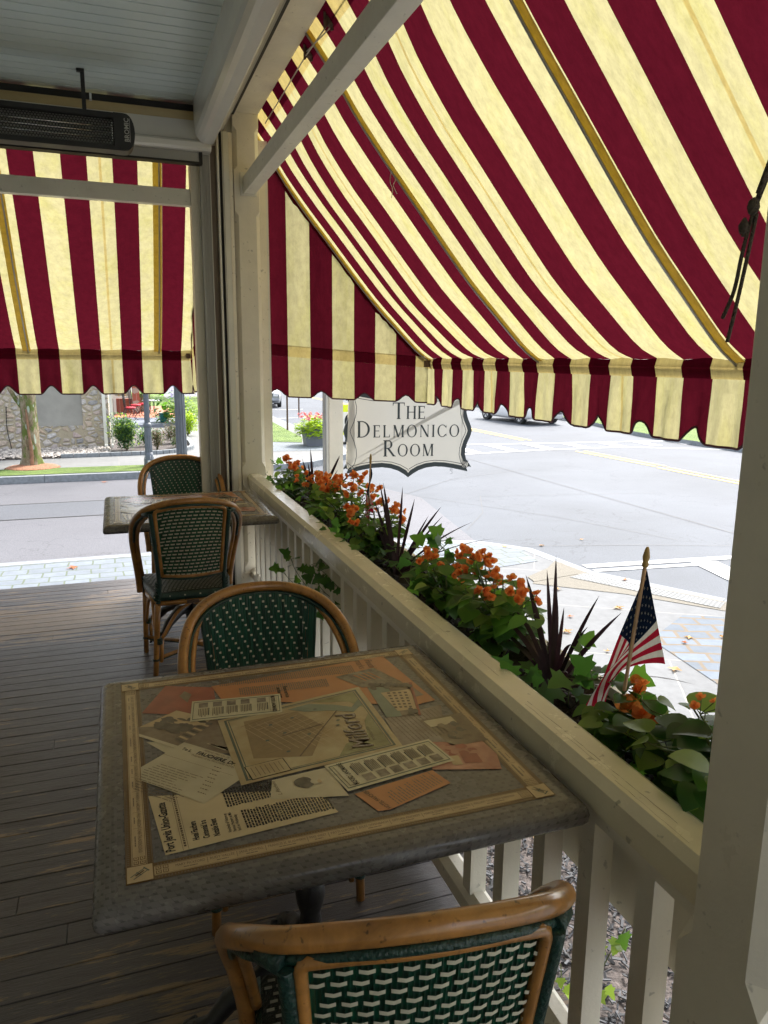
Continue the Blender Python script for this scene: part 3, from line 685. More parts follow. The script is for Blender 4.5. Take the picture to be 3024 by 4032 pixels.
    for i in range(len(se)-1):
        c = ('cream' if i % 2 == 0 else 'red'); n = 6; wd = se[i+1]-se[i]
        for u in range(n):
            a0, a1 = se[i]+wd*u/n, se[i]+wd*(u+1)/n
            f = lambda a: (a-1.0)/1.316
            def hemz(a): return 1.692-.088*f(a)
            def lw(a): 
                ph = (a-(1.037+1.205)/2)/(2*.1685); g = abs(ph-round(ph)); g = min(1, g/.27); return 1.318-.064*f(a)+.053*(.5+.5*cos(pi*g))
            fold = lambda a, z: .010*sin(a*9+z*3)*min(1, abs(2.2-z))+.004*sin(a*31)
            zs0 = [zt(a0)]+[hemz(a0)+(zt(a0)-hemz(a0))*w for w in (.75, .5, .25)]+[hemz(a0)]
            zs1 = [zt(a1)]+[hemz(a1)+(zt(a1)-hemz(a1))*w for w in (.75, .5, .25)]+[hemz(a1)]
            if zs0[0] > hemz(a0) and zs1[0] > hemz(a1):
                for w in range(4):
                    m = c+'_cloth'
                    if w == 0 and False: m = 'red_double'
                    b.face([S(a0, zs0[w], fold(a0, zs0[w])), S(a1, zs1[w], fold(a1, zs1[w])), S(a1, zs1[w+1], fold(a1, zs1[w+1])), S(a0, zs0[w+1], fold(a0, zs0[w+1]))], m, True)
                b.face([S(a0, zt(a0), fold(a0, zt(a0))-.001), S(a1, zt(a1), fold(a1, zt(a1))-.001), S(a1, zt(a1)-.045, fold(a1, zt(a1))-.003), S(a0, zt(a0)-.045, fold(a0, zt(a0))-.003)], 'red_double', True)
            h0, h1 = min(hemz(a0), zt(a0)), min(hemz(a1), zt(a1))
            b.face([S(a0, h0, fold(a0, h0)-.004), S(a1, h1, fold(a1, h1)-.004), S(a1, h1-.08, -.006), S(a0, h0-.08, -.006)], c+'_double', True)
            b.face([S(a0, h0-.08, -.004), S(a1, h1-.08, -.004), S(a1, lw(a1), .010*sin(a1*14)), S(a0, lw(a0), .010*sin(a0*14))], c+'_cloth', True)
            path.append(S(a0, lw(a0), .010*sin(a0*14)))
    path.append(S(2.316, 1.255, 0)); b.tube(path, .0055, 'binding_tape', 6); b.build('side_panel', t)
    if main:
        b = MB(); b.box(2.27, 2.335, 5.44, 5.47, 1.53, 1.58, 'rust'); b.build('corner_bracket', t)
    else:
        b = MB(); b.box(.58, .61, 6.56, 6.61, 1.58, 1.62, 'rust'); b.build('corner_bracket', t)
    return t
awning('striped_awning', 'large burgundy and cream striped awning sloping out over the rail side', True)
awning('striped_awning', 'burgundy and cream striped awning hanging outside the front opening', False)
def pulley(y, lab):
    t = thing('pulley', lab, 'pulley', (1.0, y, 3.065), .3, 'awning pulleys on the beam')
    b = MB(); b.box(-.022, -.016, -.008, .008, -.03, .045, 'rust'); b.box(.016, .022, -.008, .008, -.03, .045, 'rust'); b.box(-.022, .022, -.008, .008, .04, .047, 'rust'); b.build('bracket', t)
    b = MB(); b.lathe([(.016, -.014), (.024, -.013), (.017, -.004), (.017, .004), (.024, .013), (.016, .014)], mat='rust', n=14); o = b.build('wheel', t, rot=(0, pi/2, 0))
pulley(3.60, 'rusty awning pulley on the beam, the nearer one with two cords'); pulley(3.98, 'rusty awning pulley on the beam, the smaller farther one')
b = MB(); b.tube([(1.0, 3.6, 3.06), (.985, 3.98, 3.05), (.99, 4.5, 3.045), (1.0, 5.12, 3.05)], .0035, 'cordw', 6); b.tube([(1.01, 3.6, 3.07), (1.01, 2.6, 3.06), (1.0, .8, 3.07)], .0035, 'cordw', 6); b.tube([(1.005, 3.6, 3.04), (.99, 3.97, 3.07)], .003, 'cordw', 6)
b.build('pull_cord', label='thin white cord strung along the beam through the pulleys', category='cord')
def rope():
    t = thing('awning_rope', 'dark doubled rope with a knot hanging beside the near porch post', 'rope', (1.0, 1.02, 1.7))
    b = MB(); b.lathe([(.002, -.014), (.007, -.010), (.010, 0), (.008, .010), (.002, .015)], (0, 0, .13), 'rope', 10); b.lathe([(.002, -.015), (.007, -.008), (.009, .003), (.002, .015)], (-.006, .01, .10), 'rope', 10); b.build('knot', t)
    b = MB(); b.tube([(.03, -.06, .35), (.012, -.03, .24), (.002, -.005, .15)], .0045, 'rope', 8); b.tube([(.036, -.05, .35), (.02, -.02, .22), (.006, .0, .14)], .0045, 'rope', 8)
    b.tube(cr([(0, 0, .12), (-.004, .010, .06), (-.006, .018, 0), (-.010, .034, -.045)]), .0032, 'rope', 8); b.tube(cr([(.004, -.004, .12), (.001, .004, .05), (-.003, .012, -.02), (-.008, .020, -.085)]), .0032, 'rope', 8); b.build('strand', t)
rope()
b = MB(); b.tube(cr([(1.40, 3.86, 2.53), (1.42, 3.85, 2.49), (1.41, 3.85, 2.46), (1.43, 3.85, 2.42)]), .002, 'cordw', 5); b.tube(cr([(1.40, 3.86, 2.53), (1.395, 3.86, 2.48), (1.405, 3.85, 2.44), (1.40, 3.85, 2.40)]), .002, 'cordw', 5)
b.build('loose_thread', label='short frayed thread dangling under a dark stripe of the awning', category='thread')

# ------------------------------------------------------------------ tables
T0 = .745
def design(mb):
    """the printed face of the table: border with names, map, clippings"""
    lay = [0]
    def Z(k): return T0+.0005+.00035*k
    def poly(pts, k, m): mb.face([(x, y, Z(k)) for x, y in pts], m)
    def rect(x0, y0, x1, y1, k, m): poly([(x0, y0), (x1, y0), (x1, y1), (x0, y1)], k, m)
    def ring(a, c, k, m):
        rect(-a, -a, a, -c, k, m); rect(-a, c, a, a, k, m); rect(-a, -c, -c, c, k, m); rect(c, -c, a, c, k, m)
    def fr(o, ang):
        ca, sa = cos(radians(ang)), sin(radians(ang)); return lambda x, y: (o[0]+x*ca-y*sa, o[1]+x*sa+y*ca)
    def text(s, o, ang, size, k, m, sx=1, bold=0, center=False, shear=0):
        vs, fs, w = textmesh(s, size, bold, shear); f = fr(o, ang); dx = -w*sx/2 if center else 0
        mb.raw([(*f(x*sx+dx, y), Z(k)+.0002) for x, y in vs], fs, m); return w*sx
    def lrect(f, x0, y0, x1, y1, k, m): poly([f(x0, y0), f(x1, y0), f(x1, y1), f(x0, y1)], k, m)
    def words(f, x0, x1, y, n, pitch, h, k, m, wl=(.004, .014), gap=.0025, ragged=.0):
        for i in range(n):
            x = x0+random.uniform(0, ragged); e = x1-random.uniform(0, ragged)
            while x < e:
                w = min(random.uniform(*wl), e-x); lrect(f, x, y-i*pitch-h, x+w, y-i*pitch, k, m); x += w+gap
    # border
    A = .400; ring(A, A-.045, 0, 'print_brown'); ring(A-.012, A-.033, 1, 'print_cream'); ring(A-.010, A-.0112, 1, 'print_cream'); ring(A-.0340, A-.0352, 1, 'print_cream')
    ring(A-.001, A-.0022, 1, 'print_dim'); ring(A-.0428, A-.044, 1, 'print_dim')
    names = {0: ['MARY PICKFORD', 'RUDY VALL\u00c9E', 'JANE POWELL', 'FRANCIS X. BUSHMAN', 'MAE WEST', 'PATTI LUPONE', 'JULES OFFENBACH', 'GIFFORD PINCHOT', 'MARGE CHAMPION', 'DON BUDGE', 'WILLIAM TECUMSEH SHERMAN'],
             -90: ['ZANE GREY', 'E.F. SMITH', 'ANDREW LAPHAM', 'HENRY FORD', 'CHARLES SAUNDERS-PEIRCE', 'ROBERT FROST', 'OGDEN NASH', 'JOHN BERENDT', 'WARREN G. HARDING', 'FRED HERSCH', 'CHIEF THUNDERCLOUD']}
    for side, ang in enumerate((0, -90, 180, 90)):
        f = fr((0, 0), ang); lst = names.get(ang)
        n = 11; Lw = 2*(A-.075); tot = sum(len(s)+3 for s in lst) if lst else 0; x = -Lw/2
        for i in range(n):
            w = Lw*(len(lst[i])+3)/tot if lst else Lw/n
            if lst:
                vs, fs, tw = textmesh(lst[i], .0092); k = min(1.25, (w-.008)/tw)
                mb.raw([(*f(x+w/2-tw*k/2+px*k, -A+.0222+py), Z(2)) for px, py in vs], fs, 'print_line')
            else: words(f, x+.006, x+w-.006, -A+.029, 1, .01, .0045, 2, 'print_dim', (.004, .009), .001)
            words(f, x+w*.3, x+w*.7, -A+.0185, 1, .01, .0022, 2, 'print_dim', (.004, .01), .001)
            if i: lrect(f, x-.0004, -A+.015, x+.0004, -A+.030, 2, 'print_line')
            x += w
        q = -A+.05
        while q < A-.05:
            for oy in (.0035, .0368):
                poly([f(q, -A+oy), f(q+.0035, -A+oy), f(q+.00175, -A+oy+.0045)], 1, 'print_dim')
            q += .0052
        for sx in (-1, 1):
            for a_ in range(2):
                for c_ in range(2):
                    px, py = sx*(A-.052-a_*.0115), -A+.0175+c_*.0105
                    lrect(f, px-.0045, py-.0042, px+.0045, py+.0042, 2, 'print_brown'); lrect(f, px-.0032, py-.003, px+.0032, py+.003, 3, 'print_cream'); lrect(f, px-.0012, py-.001, px+.0012, py+.001, 4, 'print_brown')
        # corner square with the ladder-like emblem
        f = fr((0, 0), ang); c0 = (-A+.0225, -A+.0225)
        lrect(f, -A, -A, -A+.045, -A+.045, 3, 'print_brown'); lrect(f, -A+.0022, -A+.0022, -A+.0428, -A+.0428, 4, 'print_cream')
        g = fr(f(*c0), (38 if ang in (0, 180) else -52)+0*ang)
        for oy in (-.004, .004): lrect(g, -.016, oy-.0009, .014, oy+.0009, 5, 'print_teal')
        lrect(g, .012, -.007, .0145, .007, 5, 'print_teal'); lrect(g, -.003, -.006, -.001, .006, 6, 'print_teal'); lrect(g, -.009, -.0015, .008, .0015, 6, 'print_line')
    S = -.015
    def sh(pts): return [(x, y+S) for x, y in pts]
    def quadmap(Q, u, v):
        a, b_, c, d = Q; return ((a[0]*(1-u)+b_[0]*u)*(1-v)+(d[0]*(1-u)+c[0]*u)*v, (a[1]*(1-u)+b_[1]*u)*(1-v)+(d[1]*(1-u)+c[1]*u)*v)
    def qrect(Q, u0, v0, u1, v1, k, m): poly([quadmap(Q, u0, v0), quadmap(Q, u1, v0), quadmap(Q, u1, v1), quadmap(Q, u0, v1)], k, m)
    bc = [0]
    def blob(Q, u, v, ru, rv, k, m, n=14, jag=.25):
        bc[0] = (bc[0]+1) % 60; poly([quadmap(Q, u+ru*cos(2*pi*i/n)*random.uniform(1-jag, 1), v+rv*sin(2*pi*i/n)*random.uniform(1-jag, 1)) for i in range(n)], k+bc[0]*.014, m)
    # loose sheets
    poly(sh([(-.35, .086), (-.25, .06), (-.25, -.03), (-.312, .023)]), 1, 'print_letter')
    P3 = sh([(-.365, .162), (-.275, .223), (-.150, .105), (-.255, .0)]); poly(sh([(-.365, .162), (-.275, .223), (-.150, .108), (-.182, -.021), (-.262, .005), (-.364, .116)]), 2, 'print_sepia')
    poly(sh([(-.364, .13), (-.364, .116), (-.262, .005), (-.262, .022)]), 3, 'print_letter')
    poly(sh([(-.362, .162), (-.275, .221), (-.20, .152), (-.22, .125)]), 3, 'print_cream')
    for i in range(26): blob(P3, random.uniform(.25, .85), random.uniform(.1, .55), random.uniform(.04, .12), random.uniform(.05, .14), 4, 'print_tree')
    for i in range(9): qrect(P3, .12+i*.085, .58, .17+i*.085, .72, 5, 'print_cream' if i % 2 else 'print_tree')
    for i in range(7):
        poly(sh([(-.225+i*.007, .035-i*.006), (-.221+i*.007, .035-i*.006), (-.186+i*.004, -.005), (-.19+i*.004, -.008)]), 5, 'print_ink' if i % 2 else 'print_letter')
    P4 = sh([(-.355, .233), (-.291, .373), (-.175, .326), (-.181, .207), (-.243, .188)]); poly(P4, 2, 'print_red')
    poly(sh([(-.262, .30), (-.247, .325), (-.232, .30), (-.246, .255)]), 3, 'print_sepia')
    # orange newspaper at the far side
    P5 = sh([(-.179, .333), (.31, .384), (.341, .075), (.29, .065), (-.163, .238)]); poly(P5, 3, 'print_orange'); poly(sh([(.268, .105), (.325, .11), (.313, .18)]), 4, 'print_grey')
    f = fr((.262, .378+S), -92)
    text("Fauch\u00e8re's in Milford", f(.008, -.012), -92, .030, 4, 'print_line', .80); text('marks 128th anniversary', f(.004, -.040), -92, .030, 4, 'print_line', .80)
    f2 = fr((.205, .352+S), -94)
    words(f2, 0, .055, -.0, 66, .0055, .0034, 4, 'print_dim', (.004, .014), .002, .004)
    words(fr((.115, .285+S), -94), 0, .05, 0, 42, .0055, .0034, 4, 'print_dim', (.004, .014), .002, .004)
    text('Food service', (-.005, .272+S), -94, .016, 5, 'print_ink', .8, .02); text('on the river', (-.022, .270+S), -94, .016, 5, 'print_ink', .8, .02)
    Q5 = sh([(.141, .287), (.258, .312), (.301, .197), (.19, .20)]); poly(Q5, 5, 'print_photo')
    for i in range(4): qrect(Q5, .35+i*.12, .15, .39+i*.12, .6, 6, 'print_orange')
    blob(Q5, .2, .5, .12, .2, 6, 'print_sepia')
    # handwriting sheet
    P12 = sh([(.188, .023), (.344, .047), (.326, -.003), (.286, -.129), (.18, -.11)]); poly(P12, 3, 'print_grey')
    f = fr((.19, .02+S), -82)
    for i in range(13): words(fr((.195+i*.0105, .022+S+i*.001), -83), 0, .125-(.0 if i < 10 else .04), 0, 1, 1, .0026, 4, 'print_dim', (.006, .016), .002)
    P11 = sh([(.203, .218), (.323, .19), (.276, .009), (.194, .026)]); poly(P11, 4, 'print_sepia')
    qrect(P11, 0, .12, .45, 1, 5, 'print_sky'); poly([quadmap(P11, .22, .30), quadmap(P11, .92, .22), quadmap(P11, .92, .82), quadmap(P11, .4, .85)], 6, 'print_cream')
    for i in range(4):
        for j in range(6): qrect(P11, .36+i*.13, .30+j*.085, .43+i*.13, .345+j*.085, 7, 'print_line')
    for i in range(14): blob(P11, random.uniform(.1, .95), random.uniform(.02, .16), .08, .06, 7, 'print_tree')
    qrect(P11, .93, 0, 1.0, 1, 7, 'print_red')
    for i in range(8): blob(P11, random.uniform(.7, .9), random.uniform(.8, .95), .08, .06, 7, 'print_tree')
    P13 = sh([(.263, -.012), (.374, -.009), (.372, -.149), (.286, -.15)]); poly(P13, 4, 'print_sepia'); qrect(P13, .05, .06, .7, .3, 5, 'print_letter')
    for i in range(22): blob(P13, random.uniform(.25, .75), random.uniform(.3, .75), .1, .1, 6, 'print_sepia' if i % 3 else 'print_tree')
    poly(sh([(.251, -.117), (.278, -.126), (.300, -.150), (.359, -.147), (.363, -.209), (.344, -.267), (.206, -.223)]), 4, 'print_pink')
    Q14 = sh([(.26, -.13), (.355, -.15), (.35, -.26), (.24, -.235)])
    for i in range(16): blob(Q14, random.uniform(.1, .7), random.uniform(.1, .5), .12, .1, 5, 'print_red' if i % 2 else 'print_pink')
    qrect(Q14, .35, .45, .7, .8, 6, 'print_red'); qrect(Q14, .1, .5, .3, .85, 6, 'print_cream')
    # near left newspaper
    poly(sh([(-.355, -.134), (-.041, -.215), (-.020, -.303), (-.335, -.328)]), 3, 'print_paper')
    text('Port Jervis Union-Gazette', (-.318, -.322+S), 93, .0225, 4, 'print_ink', .66, .022)
    f = fr((-.305, -.325+S), 93); lrect(f, 0, -.0006, .185, 0, 4, 'print_line'); lrect(f, 0, -.010, .185, -.0094, 4, 'print_line'); words(f, .01, .18, -.003, 1, 1, .004, 4, 'print_line', (.003, .006), .002)
    for i, s in enumerate(('Hotel Fauchere', 'Centennial is a', 'Notable Event')): text(s, (-.275+i*.018, -.303+S), 92, .0165, 4, 'print_ink', .56, .025)
    for i, s in enumerate(('Hundreds of Visitors at', 'Famous Hostelry at Mil-', 'ford on Wednesday')): text(s, (-.218+i*.0085, -.300+S), 92, .009, 4, 'print_ink', .7, .01)
    words(fr((-.190, -.300+S), 93), 0, .062, 0, 30, .0056, .0036, 4, 'print_ink', (.004, .012), .0016, .004)
    words(fr((-.215, -.222+S), 93), 0, .066, 0, 30, .0056, .0036, 4, 'print_ink', (.004, .012), .0016, .004)
    # old letter
    poly(sh([(-.365, -.021), (-.271, .057), (-.158, -.062), (-.162, -.12), (-.255, -.196), (-.308, -.136), (-.366, -.074)]), 5, 'print_letter')
    an = -46
    text('To L.', (-.280, .027+S), an, .013, 6, 'print_ink', 1, .01); text('FAUCHERE, Dr.', (-.252, -.003+S), an, .017, 6, 'print_ink', .9, .03)
    text('Proprietor of the FAUCHERE HOTEL', (-.262, -.006+S), an, .0085, 6, 'print_line', .85); text('Milford, Pike Co. Pa.', (-.236, .005+S), an, .0085, 6, 'print_dim', 1, 0, False, .4)
    f = fr((-.33, -.005+S), an)
    lrect(fr((-.30, .035+S), an), -.01, -.0245, .185, -.024, 6, 'print_line')
    for i in range(13):
        x0 = .0+abs(i-4)*.004; words(f, x0, x0+.10+random.uniform(-.02, .02), -.008-i*.0078, 1, 1, .0016, 6, 'print_dim', (.008, .022), .003)
    for i in range(8): words(fr((-.262+i*.006, -.15+i*.012+S), an), 0, .02, 0, 1, 1, .0022, 6, 'print_line', (.003, .006), .002)
    # the map
    P6 = sh([(-.188, .135), (.182, .207), (.182, -.115), (-.179, -.156)]); poly(P6, 6, 'print_map')
    for (e0, e1) in ((.035, .05), (.058, .064)):
        qrect(P6, e0, e0, 1-e0, e1, 7, 'print_teal'); qrect(P6, e0, 1-e1, 1-e0, 1-e0, 7, 'print_teal'); qrect(P6, e0, e1, e1, 1-e1, 7, 'print_teal'); qrect(P6, 1-e1, e1, 1-e0, 1-e1, 7, 'print_teal')
    poly([quadmap(P6, u, v) for u, v in ((.62, .068), (.935, .068), (.935, .35), (.86, .2), (.74, .14))], 7, 'print_green')
    poly([quadmap(P6, u, v) for u, v in ((.45, .10), (.6, .09), (.75, .19), (.86, .30), (.935, .20), (.935, .30), (.85, .38), (.7, .27), (.55, .2))], 8, 'print_sky')
    poly([quadmap(P6, u, v) for u, v in ((.935, .45), (.935, .935), (.60, .935), (.68, .80), (.84, .74), (.88, .55))], 7, 'print_green')
    poly([quadmap(P6, u, v) for u, v in ((.15, .12), (.5, .16), (.62, .5), (.45, .85), (.12, .7))], 7, 'print_road')
    def line(u0, v0, u1, v1, w, k, m):
        a, c = Vector(quadmap(P6, u0, v0)), Vector(quadmap(P6, u1, v1)); d = (c-a).normalized(); n_ = Vector((-d.y, d.x))*w/2
        poly([a-n_, c-n_, c+n_, a+n_], k, m)
    for i in range(9): line(.12+i*.045, .30+i*.055-.1, .42+i*.035, .22+i*.05-.1, .0012, 8, 'print_cream' if i % 3 else 'print_brown')
    for i in range(8): line(.12+i*.05, .18+i*.01, .30+i*.05, .68+i*.012, .0012, 8, 'print_cream')
    line(.34, .48, .62, .45, .003, 9, 'print_line'); line(.75, .3, .38, .82, .003, 9, 'print_line')
    for i in range(9): line(.2, .2+i*.06, .6, .16+i*.06, .0008, 8, 'print_dim')
    for (u, v) in ((.3, .28), (.45, .25), (.24, .5), (.36, .45), (.5, .55), (.33, .72), (.62, .2), (.72, .45), (.7, .52)): blob(P6, u, v, .013, .013, 9, 'print_teal', 10, 0)
    text('Milford', (.120, -.098+S), 88, .066, 9, 'print_line', .86, .022, False, .12); text('Milford', (.1195, -.097+S), 88, .066, 11, 'print_grey', .86, 0, False, .12); text('PENNSYLVANIA', (.135, -.07+S), 88, .010, 10, 'print_line', .9)
    f = fr((-.155, -.145+S), 8); 
    for (a, c) in ((0, 'print_ink'), (.002, 'print_map')): lrect(f, a, a, .085-a, .055-a, 7 if not a else 8, c)
    for i in range(7): lrect(f, .01+i*.01, .008, .0115+i*.01, .045, 9, 'print_dim')
    # landmark strips
    def strip(P, base, flip):
        poly(P, base, 'print_strip')
        for (e0, e1, g0, g1) in ((.02, .028, .07, .10),):
            qrect(P, e0, g0, 1-e0, g1, base+1, 'print_teal'); qrect(P, e0, 1-g1, 1-e0, 1-g0, base+1, 'print_teal'); qrect(P, e0, g1, e1, 1-g1, base+1, 'print_teal'); qrect(P, 1-e1, g1, 1-e0, 1-g1, base+1, 'print_teal')
        return
    P7 = sh([(-.235, .255), (-.02, .229), (-.036, .128), (-.25, .148)]); strip(P7, 8, 0)
    for i in range(5):
        u = .08+i*.155+(.03 if i == 4 else 0); qrect(P7, u, .14, u+.10, .38, 10, 'print_photo')
        for j in range(6): qrect(P7, u+.0+j*.018, .43, u+.008+j*.018, .84-random.uniform(0, .1), 10, 'print_line')
        qrect(P7, u+.108, .42, u+.118, .78, 10, 'print_ink')
    qrect(P7, .87, .14, .95, .86, 10, 'print_dim'); qrect(P7, .873, .15, .947, .85, 11, 'print_strip'); text('MILFORD LANDMARKS', (-.046, .222+S), -97, .014, 12, 'print_ink', .60, .02)
    P8 = sh([(-.004, -.14), (.247, -.105), (.264, -.207), (.016, -.246)]); strip(P8, 9, 1)
    for i in range(6):
        u = .20+i*.128; qrect(P8, u, .62, u+.09, .86, 11, 'print_photo')
        for j in range(7): qrect(P8, u-.01+j*.013, .15+random.uniform(0, .06), u-.004+j*.013, .56, 11, 'print_line')
        qrect(P8, u-.026, .25, u-.017, .6, 11, 'print_ink')
    qrect(P8, .05, .13, .135, .86, 11, 'print_dim'); qrect(P8, .053, .14, .132, .85, 12, 'print_strip'); text('MILFORD LANDMARKS', (.0445, -.230+S), 99, .0145, 13, 'print_ink', .60, .02)
    # portrait card and menu
    poly(sh([(-.117, -.156), (.001, -.145), (.014, -.259), (-.133, -.222)]), 5, 'print_letter'); P9 = sh([(-.09, -.158), (-.005, -.155), (0, -.235), (-.095, -.215)])
    for i in range(10): blob(P9, .38+random.uniform(-.05, .05), .45+random.uniform(-.1, .1), .2, .25, 7, 'print_tree' if i > 4 else 'print_sepia')
    blob(P9, .62, .47, .10, .14, 8, 'print_letter', 14, .05); blob(P9, .72, .5, .05, .1, 8, 'print_cream', 14, .05); text('L. Fauchere', (-.108, -.215+S), 96, .011, 7, 'print_line', 1, 0, False, .4)
    poly(sh([(.026, -.256), (.205, -.225), (.221, -.281), (.075, -.327), (.052, -.325)]), 4, 'print_orange')
    text('HOTEL FAUCHERE', (.080, -.322+S), 112, .0135, 5, 'print_line', .72, .01)
    for i in range(17): words(fr((.096+i*.0068, -.316+i*.0026+S), 108), 0, .05-(.004 if i % 3 else .018), 0, 1, 1, .0024, 5, 'print_dim', (.004, .014), .002)
def cafe_table(loc, label, first=None):
    if first is not None: return dup(first, label, loc=loc)
    t = thing('cafe_table', label, 'table', loc, 0, 'cafe tables along the railing')
    b = MB(); H = .452; loops = []
    for inset, z in ((.034, T0), (.020, T0-.002), (.009, T0-.0075), (.0025, T0-.016), (0, T0-.026), (.001, T0-.036), (.005, T0-.042), (.03, T0-.043)):
        h = H-inset; r = max(.004, .016-inset*.3); lp = []
        for q, (sx, sy) in enumerate(((1, 1), (-1, 1), (-1, -1), (1, -1))):
            for k in range(4):
                a = pi/2*q+pi/2*k/3; lp.append((sx*(h-r)+r*cos(a), sy*(h-r)+r*sin(a), z))
        loops.append(lp)
    n = 16; vs = [p for lp in loops for p in lp]; fs = []
    for i in range(len(loops)-1):
        for j in range(n): fs.append((i*n+j, (i+1)*n+j, (i+1)*n+(j+1) % n, i*n+(j+1) % n))
    b.raw(vs, fs, 'tabletop', True); b.face([p for p in loops[0]], 'tabletop'); b.face(list(reversed(loops[-1])), 'black')
    random.seed(5); design(b); b.build('tabletop', t)
    b = MB(); b.lathe([(.030, .07), (.034, .10), (.024, .13), (.022, .22), (.027, .26), (.024, .28), (.033, .31), (.036, .335), (.033, .36), (.024, .385), (.027, .40), (.020, .42), (.020, .70)], mat='iron', n=18); b.box(-.16, .16, -.025, .025, .685, .701, 'iron'); b.box(-.025, .025, -.16, .16, .6848, .7012, 'iron'); b.build('column', t)
    for k in range(4):
        a = pi/4+k*pi/2; d = Vector((cos(a), sin(a), 0)); b = MB()
        b.tube([d*.02+Vector((0, 0, .13)), d*.10+Vector((0, 0, .14)), d*.20+Vector((0, 0, .09)), d*.24+Vector((0, 0, .045)), d*.27+Vector((0, 0, .035))], [.03, .032, .026, .020, .024], 'iron', 10)
        b.lathe([(.004, 0), (.030, .004), (.036, .02), (.028, .042), (.006, .055)], tuple(d*.28), 'iron', 10)
        for s in (-1, 0, 1):
            e = Vector((cos(a+s*.12), sin(a+s*.12), 0)); b.tube([e*.275+Vector((0, 0, .03)), e*.30+Vector((0, 0, .022)), e*.315+Vector((0, 0, .006))], [.012, .010, .004], 'iron', 6)
        b.build('foot', t)
    return t
tab1 = cafe_table((.370, 1.537, 0), 'square cafe table in front with the printed map and newspaper clippings fully in view')
cafe_table((.352, 4.385, 0), 'square cafe table farther off by the corner post, its print mostly hidden by a chair', tab1)
for o_ in list(COL.objects):
    if o_.parent == tab1 and o_.name.startswith('foot'): o_.rotation_euler = (0, 0, pi/4)

